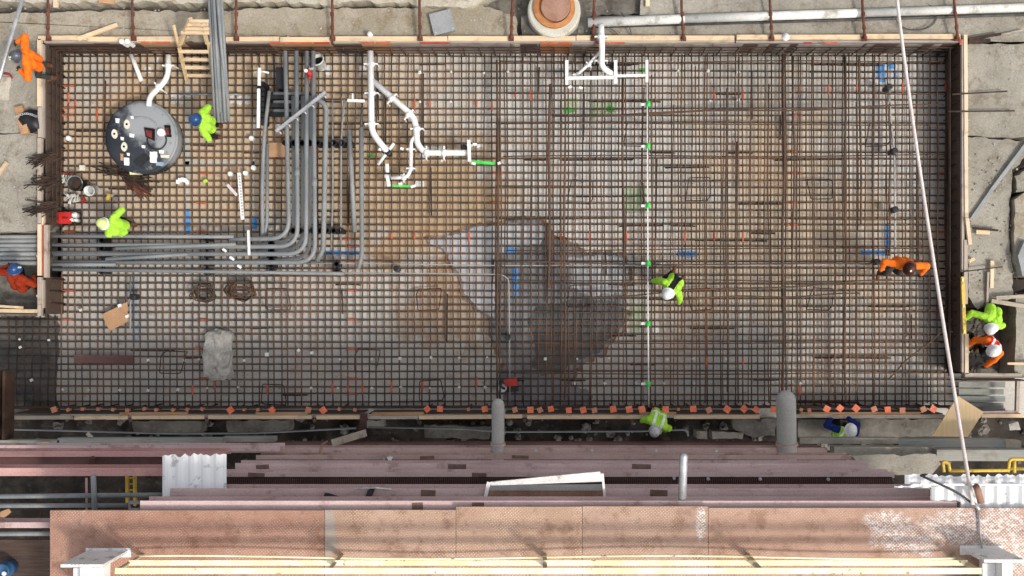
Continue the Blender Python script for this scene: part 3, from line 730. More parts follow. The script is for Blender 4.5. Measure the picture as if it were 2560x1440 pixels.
rr = random.Random(21)
ys = []; y = 141.0
while y < 1014:
    ys.append(y); y += 18.35 + rr.uniform(-.7, .7)
for i, y in enumerate(ys):
    x0 = 152 if y < 792 else -30
    x1 = 2372 if y < 930 else 2395
    wavy_bar('rebar', P(x0, y + rr.uniform(-1.2, 1.2), 0), P(x1, y + rr.uniform(-1.2, 1.2), 0), 0.0175, MAT['rebar'], mat, i)
xs = []; x = 153.0
while x < 2372:
    xs.append(x); x += rr.choice((18.2, 18.4, 18.6, 17.0, 20.0)) 
for i, x in enumerate(xs):
    wavy_bar('rebar', P(x + rr.uniform(-1, 1), 134, .042), P(x + rr.uniform(-1, 1), 1016, .042), 0.0175, MAT['rebar'], mat, 300 + i)
for i in range(7):
    x = 22 + i * 19.6
    wavy_bar('rebar', P(x, 788, .042), P(x, 1016, .042), 0.018, MAT['rebar_dark'], mat, 500 + i)
for i in range(46):
    y = rr.choice(ys); x0 = rr.uniform(160, 2250); w = rr.choice((62, 62, 110, 180))
    if 560 < y < 700 and x0 < 900: continue
    wavy_bar('lap_bar', P(x0, y + 3.2, .004), P(x0 + w, y + 3.2 + rr.uniform(-1.5, 1.5), .004), 0.018, MAT['rebar_dark'], mat, 1300 + i, .006, 6, 4)
for i in range(26):
    x = rr.choice(xs); y0 = rr.uniform(150, 850); w = rr.choice((60, 120, 200))
    if x < 930 and y0 + w > 560 and y0 < 700: continue
    wavy_bar('lap_bar', P(x + 3.4, y0, .046), P(x + 3.4 + rr.uniform(-2, 2), y0 + w, .046), 0.018, MAT['rebar_dark'], mat, 1400 + i, .006, 6, 4)
# upper layer
ux = []; x = 1240.0
while x < 2380:
    d = rr.choice((22, 26, 30, 37, 45, 52)); ux.append(x); x += d
TU = 0.34
for i, x in enumerate(ux):
    thick = 0.012 if rr.random() < .62 else 0.017
    y0 = 136 + (0 if rr.random() < .6 else rr.uniform(0, 130)); y1 = 1008 - (0 if rr.random() < .7 else rr.uniform(0, 240))
    wavy_bar('rebar', P(x, y0, TU), P(x + rr.uniform(-3, 3), y1, TU), thick, MAT['rebar_top'], upper, 700 + i, 0.02)
for i, (x, y0, y1, r) in enumerate([(1243, 150, 1000, .034), (1375, 210, 720, .042), (1411, 140, 1000, .03), (1556, 140, 720, .03), (1960, 135, 1005, .044), (1985, 140, 700, .03), (2113, 140, 1005, .036), (2150, 140, 560, .036), (2225, 260, 640, .03), (1815, 220, 980, .03), (1252, 150, 1000, .028)]):
    wavy_bar('rebar', P(x, y0, TU + .04), P(x + rr.uniform(-4, 4), y1, TU + .04), r * .72, MAT['rebar_top'], upper, 900 + i, 0.02)
for i, y in enumerate(range(155, 1010, 78)):
    wavy_bar('rebar', P(1236 + rr.uniform(0, 40), y + rr.uniform(-2, 2), TU - .035), P(2374, y + rr.uniform(-3, 3), TU - .035), 0.014, MAT['rebar_top'], upper, 950 + i, 0.02)
for i, (x0, y0, x1, y1) in enumerate([(1380, 292, 2360, 262), (1560, 284, 2120, 268), (1430, 745, 2230, 700), (1660, 748, 2150, 735), (2220, 945, 2395, 790), (1240, 655, 2240, 662)]):
    wavy_bar('loose_bar', P(x0, y0, TU + .06), P(x1, y1, TU + .06), .018, MAT['rebar_top'], upper, 980 + i, 0.03)

# bent support chairs standing on the lower mat
def chair_mesh(w, d):
    mb = MB()
    p = [(-w / 2, -d / 2, 0), (-w / 2 - .03, -d / 2 + .05, .16), (-w / 2 + .03, d / 2, .33), (w / 2, d / 2, .33), (w / 2 + .04, -d / 2 + .1, .16), (w / 2 - .02, -d / 2, 0)]
    mb.tube(arc_path([Vector(q) for q in p], .05, 3), .013, 5)
    mb.tube([Vector((-w / 2, -d / 2, .02)), Vector((w / 2, -d / 2, .02))], .012, 5)
    return mb
cm = chair_mesh(.52, .50)
first = None
chairs = []
for y in (745, 905, 480, 335, 620, 825):
    for x in ([695, 1070] if y == 745 else [922] if y == 905 else []) + ([1445, 1745, 2040] if y in (745, 480) else [1590, 2190] if y == 335 else []):
        chairs.append((x + rr.uniform(-6, 6), y + rr.uniform(-5, 5)))
for x, y in [(690, 985), (1080, 975), (440, 905)]:
    chairs.append((x, y))
for i, (x, y) in enumerate(chairs):
    c = P(x, y, .04)
    if first is None:
        first = obj('support_chair', MB().add([v + c for v in cm.v], cm.f), MAT['rebar_dark'], mat)
    else:
        o = first.copy(); sc.collection.objects.link(o); o.location = c - TOPLOC[mat.name]; o.rotation_euler = (0, 0, rr.choice((0, math.pi)) + rr.uniform(-.1, .1))

# white spacers under the dowels
sp = [(668, 886), (747, 876), (780, 882), (850, 898), (930, 897), (1000, 896), (1078, 894), (1148, 895), (1218, 893), (1363, 897), (1443, 897), (1522, 896), (1668, 898), (1733, 897), (1815, 897), (1995, 897), (2083, 897), (158, 974), (222, 975), (300, 975), (371, 976), (446, 974), (518, 970), (596, 968),
      (778, 970), (845, 970), (930, 970), (1003, 968), (1075, 970), (1148, 968), (1213, 968), (1435, 958), (1512, 958), (1590, 958), (1660, 958), (1736, 958), (1812, 957), (2000, 958), (1050, 182), (1128, 180), (1210, 183), (1270, 180), (1695, 178), (1770, 178), (1845, 180), (203, 775), (480, 752), (371, 900), (498, 898), (461, 901),
      (611, 901), (1775, 253), (1845, 250), (1050, 255), (1127, 255), (50, 848), (123, 850), (52, 868), (80, 950)]
sp_first = None
for i, (x, y) in enumerate(sp):
    c = P(x, y, .06)
    if sp_first is None:
        q = MB().box(c + Vector((0, 0, .03)), (.085, .085, .06)); q.lathe([(.022, 0), (.022, .05)], c + Vector((0, 0, .06)), 8)
        sp_first = obj('spacer', q, MAT['pvc_dirty'], mat)
    else:
        o = sp_first.copy(); sc.collection.objects.link(o); o.location = c - TOPLOC[mat.name]; o.rotation_euler = (0, 0, rr.uniform(0, 1.5)); k = rr.uniform(.45, .85); o.scale = (k, k, k)

# upright dowels round the edge and the horizontal bars that tie them
def dowel(x, y, z, dx=0, dy=0, r=.016):
    a = P(x, y, 0)
    return obj('dowel', MB().tube([a + Vector((0, 0, -.05)), a + Vector((dx * .4, dy * .4, z * .5)), a + Vector((dx, dy, z))], r, 5), MAT['rebar_dark'], mat, smooth=True)
for x in range(165, 2370, 37): dowel(x + rr.uniform(-3, 3), 137, rr.uniform(.55, .72), rr.uniform(-.03, .03), -.02)
for y in list(range(160, 560, 30)) + list(range(700, 790, 30)): dowel(160, y, rr.uniform(.5, .7))
for y in range(150, 930, 30): dowel(2362, y, rr.uniform(.5, .7))
for k, z in enumerate((.22, .42, .6)):
    obj('edge_bar', MB().tube([P(155, 139.5 - k, 0) + Vector((0, 0, z)), P(2366, 138.5 - k, 0) + Vector((0, 0, z))], .016, 5), MAT['rebar_dark'], mat)
    obj('edge_bar', MB().tube([P(163, 140, 0) + Vector((0, 0, z)), P(163, 555, 0) + Vector((0, 0, z))], .018, 5), MAT['rebar_dark'], mat)
    obj('edge_bar', MB().tube([P(2358 - 5 * k, 138, 0) + Vector((0, 0, z)), P(2358 - 5 * k, 930, 0) + Vector((0, 0, z))], .018, 5), MAT['rebar_dark'], mat)
    obj('edge_bar', MB().tube([P(20, 1014, 0) + Vector((0, 0, z)), P(2366, 1012, 0) + Vector((0, 0, z))], .018, 5), MAT['rebar_dark'], mat)

# sprayed orange layout marks on the bars
marks_v = [(x, 238) for x in (1283, 1332, 1778, 1853)] + [(1040, 260), (1080, 262), (1190, 262), (1227, 265), (178, 245), (197, 260), (234, 285), (2150, 222), (2075, 225), (1997, 225), (2365, 215), (2258, 220)] + \
          [(x, 592) for x in (975, 1045, 1175, 1410, 1483, 1558, 1705, 1780, 1850)] + [(675, 972), (822, 970), (862, 970), (900, 970), (970, 968), (1047, 962), (1190, 955), (530, 962), (490, 975), (1775, 905), (1850, 905), (1285, 955), (1990, 975)]
marks_h = [(172, 268), (170, 283), (172, 207), (172, 432), (175, 575), (170, 724), (168, 800), (505, 505), (505, 578), (508, 798), (503, 865), (510, 430), (880, 722), (880, 796), (880, 868), (880, 943), (880, 980), (865, 590), (880, 615), (880, 652), (1240, 505), (1245, 435), (1985, 386), (1988, 425), (1985, 500), (1990, 280), (2355, 425), (2358, 575), (2350, 790), (510, 945), (1983, 570), (2335, 158), (2340, 165)]
for i, (x, y) in enumerate(marks_v):
    x = min(xs, key=lambda q: abs(q - x)); z = .042
    q = [P(x, y - 13, z), P(x, y + 13, z)] if rr.random() < .8 else [P(x, y - 9, z), P(x, y + 5, z)]
    obj('paint_band', MB().tube(q, .0245, 6), MAT['orange_paint'], mat)
for i, (x, y) in enumerate(marks_h):
    y = min(ys, key=lambda q: abs(q - y))
    obj('paint_band', MB().tube([P(x - 14, y, 0), P(x + 14, y, 0)], .0245, 6), MAT['orange_paint'], mat)

# lower lattice seen through the opening at the lower left
low = thing('rebar_mat', P(180, 1330, -1.2), 'dark reinforcing grid far down in the opening at the lower left', 'rebar mat')
for i in range(17):
    x = -7.9 - 4.6 + i * .34
    wavy_bar('rebar', (x, -9.0, -1.2), (x, -3.9, -1.2), .022, MAT['rebar_dark'], low, 1100 + i)
for i in range(15):
    y = -8.9 + i * .34
    wavy_bar('rebar', (-13.5, y, -1.16), (-7.0, y, -1.16), .022, MAT['rebar_dark'], low, 1150 + i)

# paint on the slab
paint([(1408, 270), (1442, 270), (1442, 281), (1408, 281)], MAT['green_paint'], seed=2)
paint([(1408, 245), (1444, 243), (1446, 270), (1408, 270)], MAT['green_faint'], FLOOR + .002, .04, .08, 3)
paint([(1480, 250), (1540, 248), (1535, 285), (1478, 300)], MAT['green_faint'], FLOOR + .002, .05, .08, 4)
paint([(1517, 265), (1534, 265), (1534, 280), (1517, 280)], MAT['green_paint'], seed=5)
paint([(1560, 470), (1612, 460), (1614, 530), (1558, 535)], MAT['green_faint'], FLOOR + .002, .05, .08, 6)
paint([(1578, 760), (1612, 755), (1612, 830), (1578, 832)], MAT['green_faint'], FLOOR + .002, .05, .08, 7)
paint([(1598, 170), (1612, 170), (1612, 181), (1598, 181)], MAT['green_paint'], seed=8)
paint([(918, 384), (932, 384), (932, 392), (918, 392)], MAT['green_paint'], seed=9)
paint([(1692, 628), (1740, 627), (1740, 642), (1692, 642)], MAT['blue_paint'], seed=10)
paint([(460, 522), (474, 522), (475, 585), (460, 586)], MAT['blue_paint'], seed=11)
paint([(628, 541), (642, 541), (643, 572), (628, 572)], MAT['blue_paint'], seed=12)
paint([(810, 626), (897, 627), (897, 638), (810, 638)], MAT['blue_paint'], seed=13)
paint([(2213, 560), (2224, 558), (2225, 640), (2212, 640)], MAT['blue_paint'], seed=14)
paint([(2152, 625), (2222, 625), (2222, 638), (2152, 638)], MAT['blue_paint'], seed=15)
paint([(328, 684), (345, 684), (345, 860), (330, 860)], simple("faded_blue_paint", (0.25, 0.32, 0.42, 1), (0.34, 0.36, 0.38, 1), 3, 0.85, bump=0), FLOOR + .003, .04, .08, 16)
paint([(1280, 668), (1294, 668), (1294, 740), (1282, 735)], MAT['blue_paint'], FLOOR + .016, .03, .08, 17)
paint([(1262, 618), (1290, 622), (1288, 634), (1262, 632)], MAT['blue_paint'], FLOOR + .016, .03, .08, 19)
for i, pts in enumerate([[(2190, 162), (2214, 158), (2214, 192), (2190, 195)], [(2196, 195), (2216, 196), (2214, 206), (2198, 205)], [(2232, 178), (2243, 176), (2244, 195), (2233, 196)], [(2220, 160), (2236, 160), (2236, 172), (2222, 172)]]):
    paint(pts, MAT['blue_paint'], seed=30 + i, amp=.03)
for i, (x, y, w, h) in enumerate([(455, 236, 60, 14), (445, 252, 34, 14), (600, 250, 50, 18), (820, 175, 20, 22), (905, 178, 14, 26), (965, 385, 26, 12), (1060, 393, 30, 10), (1085, 368, 40, 8), (1110, 400, 16, 10), (1010, 440, 30, 18), (1050, 460, 20, 16), (970, 440, 20, 10), (1190, 362, 40, 10),
                                   (690, 185, 20, 18), (1635, 270, 14, 16), (1640, 820, 16, 20), (1590, 655, 50, 8), (1650, 658, 24, 10), (370, 175, 14, 16), (1430, 220, 18, 6), (1450, 220, 10, 8), (700, 310, 30, 14), (555, 195, 10, 20), (390, 150, 12, 14)]):
    paint([(x - w / 2, y - h / 2), (x + w / 2, y - h / 2), (x + w / 2, y + h / 2), (x - w / 2, y + h / 2)], MAT['chalk'], FLOOR + .0035, .04, .07, 50 + i)
for i, (x, y, w, h) in enumerate([(468, 350, 10, 380), (550, 407, 180, 8), (632, 400, 9, 260)]):
    paint([(x - w / 2, y - h / 2), (x + w / 2, y - h / 2), (x + w / 2, y + h / 2), (x - w / 2, y + h / 2)], simple("faded_grey_line_%d" % i, (0.40, 0.41, 0.38, 1), (0.44, 0.45, 0.42, 1), 3, 0.9, bump=0), FLOOR + .003, .015, .12, 80 + i)
# ---------------------------------------------------------------- steelwork at the bottom of the picture
PZ = 6.0
plates = [(125, 812, 1276, 'plate_red', 'rust-red checkered steel plate at the left end of the walkway'),
          (812, 1140, 1275, 'plate_tan', 'tan checkered plate with a grey stained left edge, second along the walkway'),
          (1140, 1456, 1267, 'plate_tan_b', 'golden tan checkered plate with the clearest diamond pattern, middle of the walkway'),
          (1456, 1771, 1266, 'plate_pink', 'pinkish tan checkered plate with a white paint smear at its right edge'),
          (1771, 2700, 1270, 'plate_white', 'long brown checkered plate with a big white paint spill at the right end')]
for a, b, y, mm, lb in plates:
    x0 = P(a, 0, PZ).x + .004; x1 = P(b, 0, PZ).x - .004; y1 = P(0, y, PZ).y
    t = R.uniform(0, .006)
    obj('checker_plate', MB().prism([(x0, -9.5), (x1, -9.5), (x1, y1), (x0, y1)], PZ - .03, PZ + t), MAT[mm], label=lb, cat='steel plate', group='checkered plates of the walkway')
# railing on the walkway
rail = thing('guard_railing', P(1360, 1386, PZ), 'pale yellow guard railing with three rails along the walkway', 'railing')
yb = P(0, 1386, PZ).y
xl = P(357, 0, PZ).x; xr = P(2382, 0, PZ).x
def angle_rail(name, z, r, sagpts=None):
    if sagpts:
        pts = sagpts
        obj(name, MB().tube(pts, r, 8), MAT['yellow_rail'], rail, smooth=True)
    else:
        mb = MB(); mb.box(((xl + xr) / 2, yb, z), (xr - xl, r * 2, .018)); mb.box(((xl + xr) / 2, yb - r + .009, z - r), (xr - xl, .018, r * 2 - .018))
        obj(name, mb, MAT['yellow_rail'], rail)
angle_rail('top_rail', PZ + 1.10, .050)
angle_rail('middle_rail', PZ + .58, .044)
pts = []
for i in range(41):
    f = i / 40
    pts.append(Vector((xl + (xr - xl) * f, yb + .035 * math.sin(f * math.pi * 3.6 + .7), PZ + .20 + .03 * math.sin(f * math.pi * 4))))
angle_rail('lower_rail', 0, .020, pts)
for px in (357, 855, 1362, 1870, 2382):
    x = P(px, 0, PZ).x
    mb = MB(); mb.box((x, yb, PZ + .54), (.07, .012, 1.09)); mb.box((x - .03, yb - .03, PZ + .54), (.012, .06, 1.08))
    obj('post', mb, simple("post_paint_%d" % px, (0.40, 0.33, 0.20, 1), (0.50, 0.42, 0.27, 1), 4, 0.6, bump=0.1, dirt=(0.16, 0.10, 0.06, 1), dirt_scale=6), rail)

# white painted H columns
def hcol(x0, x1, y, hgt, label, flip):
    base = P((x0 + x1) / 2, y, PZ)
    t = thing('column_stub', base, label, 'steel column', 'white column stubs on the walkway')
    w = M(x1 - x0, PZ)
    obj('flange', MB().box(base + Vector((0, 0, hgt / 2)), (w, .05, hgt)), MAT['white_paint'], t)
    obj('base_plate', MB().box(base + Vector((.0, -.02, .012)), (w * 1.12, .16, .024)), MAT['white_paint'], t)
    obj('web', MB().box(base + Vector((0, -.35, hgt / 2)), (.06, .648, hgt)), MAT['white_paint'], t)
    obj('stiffener', MB().box(base + Vector((.035 + .11, -.30, hgt - .25)), (.22, .40, .03)), MAT['white_paint'], t)
    obj('stiffener', MB().box(base + Vector((-.035 - .11, -.30, hgt - .25)), (.22, .40, .03)), MAT['white_paint'], t)
    obj('flange', MB().box(base + Vector((0, -.70, hgt / 2)), (w, .05, hgt)), MAT['white_paint'], t)
    return t
hcol(222, 322, 1378, 1.0, 'white chipped H column stub at the left end of the yellow railing', 1)
hcol(2405, 2500, 1372, .85, 'white H column stub beside the paint spill at the right end of the railing', -1)

# stepped steel beams below the walkway
def beam(label, x0, x1, y0, y1, z, h, mat_, name='steel_beam', patches=(), mb_extra=None, grp='primed beams stacked below the walkway'):
    a = P(x0, (y0 + y1) / 2, z); b = P(x1, (y0 + y1) / 2, z)
    w = M(y1 - y0, z)
    t = thing(name, (a + b) / 2, label, 'steel beam', grp)
    e = Vector((0, 0, 1)); tt = .025
    obj('top_flange', MB().bar(a - e * tt / 2, b - e * tt / 2, w, tt), mat_, t)
    obj('bottom_flange', MB().bar(a - e * (h - tt / 2), b - e * (h - tt / 2), w, tt), mat_, t)
    obj('web', MB().bar(a - e * h / 2, b - e * h / 2, tt, h - 2 * tt), mat_, t)
    for px in patches:
        wpx = R.uniform(26, 50)
        qa = P(px, (y0 + y1) / 2 + R.uniform(-2, 2), z + .004); qb = P(px + wpx, (y0 + y1) / 2, z + .004)
        obj('bare_patch', MB().bar(qa - e * .002, qb - e * .002, w * .72, .008), MAT['patch'], t)
    return t
beam('dull purple-pink beam directly against the edge of the walkway plates', 350, 2392, 1252, 1282, 5.86, .42, MAT['primer'], patches=(1030, 1180))
beam('wide pink beam with two black boots lying on it', 425, 2322, 1221, 1254, 5.25, .45, MAT['primer'], patches=(1052, 1625))
beam('brown-pink beam behind the corrugated dark strip, third up from the walkway', 532, 2236, 1181, 1195, 4.1, .40, MAT['primer'], patches=(620, 1180))
beam('wide pink beam with dark bare patches, fourth up from the walkway', 588, 2172, 1158, 1179, 3.6, .40, MAT['primer'], patches=(640, 1120, 1580))
beam('narrow brown beam with small bolts along it, fifth up from the walkway', 640, 2128, 1138, 1149, 2.6, .38, MAT['primer_brown'], patches=(1050, 1280))
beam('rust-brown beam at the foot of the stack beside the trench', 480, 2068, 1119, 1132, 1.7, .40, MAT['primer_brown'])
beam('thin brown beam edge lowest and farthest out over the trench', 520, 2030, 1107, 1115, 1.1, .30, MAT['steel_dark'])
# west group
beam('bright pink beam running to the left edge beside the white sheet', -260, 408, 1170, 1190, 4.4, .45, MAT['primer_pink'])
beam('pale pink beam running to the left edge, above the rust-stained web', -260, 560, 1128, 1142, 3.4, .45, MAT['primer_pink'])
beam('dull rose beam under the grey timbers at the left edge', -260, 700, 1113, 1128, 2.4, .40, MAT['primer'])
beam('dark red beam deep in the opening at the lower left', -260, 250, 1306, 1320, 4.6, .4, MAT['primer'])
# plate webs between the beams
obj('web_plate', MB().bar(P(-260, 1156, 3.3), P(420, 1157, 3.3), M(34, 3.3), .02), MAT['steel_dark'], label='rust-stained dark steel plate between the two pink beams at the left', cat='steel plate')
obj('stiffener_plate', MB().bar(P(228, 1142, 3.5), P(226, 1170, 3.5), .04, .3), MAT['steel_dark'], label='small upright stiffener between the two pink beams at the left', cat='steel plate')

# dark ribbed deck strip between the beams
deck = thing('ribbed_deck', P(1350, 1208, 4.3), 'dark ribbed steel deck strip in the gap between pink beams', 'deck')
obj('sheet', MB().bar(P(560, 1209, 4.1), P(2230, 1209, 4.1), M(34, 4.1), .02), MAT['rebar_dark'], deck)
mb = MB(); x = 565
while x < 2225:
    mb.bar(P(x, 1197, 4.13), P(x, 1209, 4.13), .018, .04); x += 5.2
obj('rib', mb, MAT['steel_dark'], deck, kind='stuff')
kb = 0
for px, py in [(2070, 1198), (1770, 1197), (1685, 1195), (1900, 1197), (1200, 1146), (960, 1147), (1340, 1126), (1480, 1126), (1640, 1126), (1790, 1127)]:
    z = 4.30 if py > 1180 else 2.62
    kb += 1
    obj('bolt', MB().lathe([(.035, 0), (.035, .03), (.018, .03), (.018, .07)], P(px, py, z), 6), MAT['galv'], label='small pale bolt head %s' % ['far right on the ribbed strip', 'just right of the silver pole', 'just left of the silver pole', 'on the ribbed strip midway between silver pole and white sheet', 'on the brown beam above the trough', 'beside the white paper scrap', 'on the brown beam, right of the slim pipe strut', 'on the brown beam below the white-banded worker, further left', 'on the brown beam just below the white-banded worker', 'on the brown beam left of the thick pipe strut'][kb - 1], cat='bolt', group='bolts on the dark steel strips')

# bent sheet-metal trough
tr = thing('metal_trough', P(1360, 1225, 5.3), 'bent and rusted whitish metal trough lying on the pink beams', 'metal trough')
obj('back_flap', MB().add([P(1226, 1204, 5.45), P(1500, 1178, 5.75), P(1508, 1203, 5.55), P(1226, 1213, 5.4), P(1226, 1205, 5.47), P(1500, 1179, 5.77), P(1508, 1204, 5.57), P(1226, 1214, 5.42)],
                          [(0, 1, 2, 3), (4, 7, 6, 5), (0, 4, 5, 1), (1, 5, 6, 2), (2, 6, 7, 3), (3, 7, 4, 0)]), MAT['white_paint'], tr)
obj('floor_plate', MB().bar(P(1226, 1219, 5.36), P(1506, 1219, 5.36), M(14, 5.3), .02), MAT['grey_box'], tr)
obj('front_flap', MB().bar(P(1215, 1240, 5.32), P(1512, 1240, 5.32), M(28, 5.3), .02), MAT['iron_brown'], tr)
obj('end_strip', MB().bar(P(1222, 1205, 5.46), P(1211, 1256, 5.4), M(9, 5.4), .03), MAT['white_paint'], tr)
obj('end_strip', MB().bar(P(1506, 1183, 5.62), P(1513, 1256, 5.4), M(6, 5.4), .03), MAT['white_paint'], tr)

# pipes
def pipe(name, pts, r, mat_, label, cat='pipe', group=None, n=14, cap=True, parent=None):
    mb = MB(); pts = [Vector(p) for p in pts]
    if cap:
        d = (pts[-1] - pts[-2]).normalized()
        ext = [(pts[-1] + d * r * math.sin(a), r * math.cos(a)) for a in (.5, 1.0, 1.35)]
        mb.tube(pts + [e[0] for e in ext], r, n, rs=[r] * len(pts) + [e[1] for e in ext])
    else:
        mb.tube(pts, r, n)
    return obj(name, mb, mat_, parent, label, cat, group, smooth=True)
pipe('steel_post', [P(1703, 1290, 5.4), P(1705, 1262, 5.7), P(1709, 1142, 6.1)], .075, MAT['galv'], 'shiny silver round-ended pole sticking out from under the walkway', 'pole')
pipe('pipe_strut', [P(1245, 1150, 1.5), P(1245, 1113, 1.7), P(1245, 1012, 1.9)], M(16, 1.8), MAT['concrete_pipe'], 'slimmer of two grey round-ended pipe struts over the formwork', 'pipe')
pipe('pipe_strut', [P(1967, 1150, 1.5), P(1967, 1113, 1.7), P(1965, 1000, 2.0)], M(24.5, 1.8), MAT['concrete_pipe'], 'thicker of two grey round-ended pipe struts, near the blue-sleeved worker', 'pipe')

for x, r, z in ((1245, 16, 1.66), (1967, 24.5, 1.66)):
    obj('pipe_collar', MB().tube([P(x, 1112, z + .03), P(x, 1106, z + .04)], M(r + 3, 1.7), 18), MAT['primer_brown'], label='rusty collar ring at the foot of the %s grey pipe strut' % ('slim' if x < 1500 else 'thick'), cat='collar', smooth=False)
# black boots on the beam
def boot(px, py, ang, label):
    c = P(px, py, 5.25)
    rot = Matrix.Rotation(ang, 3, 'Z')
    mb = MB()
    pts = [Vector(q) for q in ((-.16, 0, .05), (-.08, 0, .055), (.02, .01, .06), (.10, .02, .07), (.17, .03, .075))]
    mb.tube([c + rot @ q for q in pts], .05, 10, rs=[.035, .055, .06, .075, .07])
    mb.bar(c + rot @ Vector((-.18, 0, .012)), c + rot @ Vector((.08, .01, .012)), .10, .02)
    obj('boot', mb, MAT['black_plastic'], None, label, 'boot', 'boots on the beam', smooth=True)
boot(836, 1243, math.radians(160), 'black rubber boot lying on its side on the pink beam, further left')
boot(922, 1240, math.radians(245), 'black rubber boot pointing down on the pink beam, further right')

# white corrugated sheets
def corrugated(name, px0, px1, y0, y1, z0, z1, label, step=.07, seed=2, rag=0.0, left=None):
    rr = random.Random(seed); mb = MB(); vs = []; fs = []
    a = P(px0, y0, z0); b = P(px1, y0, z0); n = int((b.x - a.x) / step)
    rows = 6 if left is None else 24
    for j in range(rows + 1):
        f = j / rows
        for i in range(n + 1):
            px = px0 + (px1 - px0) * i / n
            y = y0 + (y1 - y0) * f; z = z0 + (z1 - z0) * f
            if left: px = max(px, left(y))
            q = P(px, y, z)
            if j == 0: q.y += rr.uniform(-rag, rag)
            q.z += (.035 if (i % 4) in (1, 2) else 0)
            vs.append(q)
    for j in range(rows):
        for i in range(n):
            k = j * (n + 1) + i
            if (vs[k + 1] - vs[k]).length < .02 or (vs[k + n + 2] - vs[k + n + 1]).length < .02: continue
            fs.append((k, k + n + 1, k + n + 2, k + 1))
    m2 = len(vs)
    vs2 = [v - Vector((0, 0, .01)) for v in vs]
    fs2 = [tuple(reversed([q + m2 for q in f])) for f in fs]
    mb.add(vs + vs2, fs + fs2)
    return obj(name, mb, MAT['corrugated'], None, label, 'metal sheet', 'white corrugated sheets')
corrugated('corrugated_sheet', 406, 566, 1137, 1254, 4.6, 5.1, 'torn white corrugated sheet standing between the pink beams at the left', .06, 3, .04)
corrugated('corrugated_sheet', 2236, 2700, 1212, 1290, 5.80, 5.90, 'white corrugated sheet in the sun at the lower right edge', .055, 4, .03, lambda y: 2400 if y > 1252 else 2326 if y > 1219 else 2236)
corrugated('corrugated_sheet', 2262, 2700, 1188, 1210, 5.70, 5.76, 'narrow white corrugated strip above the larger sheet at the lower right', .055, 5, .03)
obj('sheet_rail', MB().bar(P(2300, 1211, 5.92), P(2700, 1212, 5.92), .03, .03), MAT['galv'], label='thin grey rail across the white corrugated sheet', cat='rail')
obj('cut_pipe', MB().tube([P(2452, 1255, 6.00), P(2444, 1224, 6.1), P(2440, 1216, 6.15)], .06, 10), MAT['iron_brown'], label='short brown cut pipe end on the white corrugated sheet', cat='pipe', smooth=True)
pipe('cable', arc_path([P(2300, 1188, 5.9), P(2360, 1215, 6.0), P(2400, 1235, 6.0), P(2435, 1262, 6.05)], .4, 4), .02, MAT['cable'], 'dark cable slanting over the white corrugated sheet', 'cable', n=6, cap=False)

# grey timbers and blocks to the right of the stack
for i, (x0, x1, y, w, z, mm, lb) in enumerate([
    (1995, 2240, 1100, 14, 1.6, 'slab_grey', 'chipped grey concrete kerb just below the blue-sleeved worker'),
    (2240, 2505, 1106, 20, 1.6, 'timber_grey', 'upper grey-green timber at the lower right, below the plywood sheet'),
    (2506, 2545, 1108, 18, 1.6, 'lumber_old', 'short brown timber block at the end of the upper grey timber'),
    (2080, 2330, 1124, 18, 1.9, 'slab_grey', 'cracked grey concrete ledge beside the stepped ends of the beams'),
    (2335, 2700, 1136, 28, 2.1, 'timber_grey', 'wide grey-green timber under the yellow frame at the lower right')]):
    obj('timber_beam' if 'timber' in lb else 'concrete_ledge', MB().bar(P(x0, y, z), P(x1, y + .5, z), M(w, z), .3), MAT[mm], label=lb, cat='timber' if 'timber' in lb else 'concrete block')
obj('concrete_block', MB().prism(jag(pxs([(2130, 1140), (2340, 1136), (2352, 1160), (2330, 1186), (2190, 1188), (2160, 1165)], 2.3), .03, .15, 5), 1.6, 2.3), MAT['slab_grey'], label='large rough concrete block beside the stepped pink beam ends', cat='concrete block')
for i, (x0, x1, y, w, z, lb) in enumerate([(150, 560, 1101, 14, 1.3, 'long grey-green timber above the rose beam at the left'), (-260, 155, 1105, 12, 1.3, 'dark timber at the lower left edge with a yellow scrap on it'), (560, 690, 1097, 12, 1.1, 'short dark timber left of the diagonal board')]):
    obj('timber_beam', MB().bar(P(x0, y, z), P(x1, y, z), M(w, z), .25), MAT['timber_grey'], label=lb, cat='timber')
for i, (pts, z, lb) in enumerate([
    ([(565, 1052), (720, 1050), (722, 1078), (570, 1082)], -.25, 'flat grey-brown slab in the trench left of the brown post'),
    ([(330, 1052), (505, 1054), (500, 1082), (420, 1086), (335, 1080)], -.4, 'dark slab in the trench below the left formwork boards'),
    ([(915, 1052), (955, 1050), (958, 1068), (918, 1070)], -.2, 'small pale block in the trench beside the brown post'),
    ([(1060, 1062), (1225, 1068), (1222, 1098), (1062, 1094)], -.4, 'flat dusty slab in the trench left of the slim pipe strut'),
    ([(1742, 1078), (1768, 1078), (1768, 1098), (1742, 1096)], -.1, 'small square concrete block in the trench, left of its twin'),
    ([(1780, 1078), (1860, 1080), (1856, 1098), (1782, 1098)], -.1, 'longer concrete block in the trench, right of its twin'),
    ([(1830, 1046), (1940, 1046), (1938, 1090), (1880, 1092), (1832, 1070)], .0, 'big grey block in the trench left of the thick pipe strut'),
    ([(1996, 1048), (2370, 1048), (2330, 1092), (1996, 1094)], .15, 'long dusty slab on which the blue-sleeved worker crouches')]):
    obj('concrete_block', MB().prism(jag(pxs(pts, z), .025, .12, i + 40), z - .5, z), MAT['slab_grey'] if i in (2, 4, 5) else MAT['mud'], label=lb, cat='concrete block', group='blocks in the trench')
obj('broken_slab', MB().prism(jag(pxs([(2522, 1060), (2545, 1054), (2552, 1075), (2525, 1076)], .2), .02, .1, 3), -.1, .2), MAT['boulder'], label='small white broken slab at the right edge below the board frame', cat='concrete block')

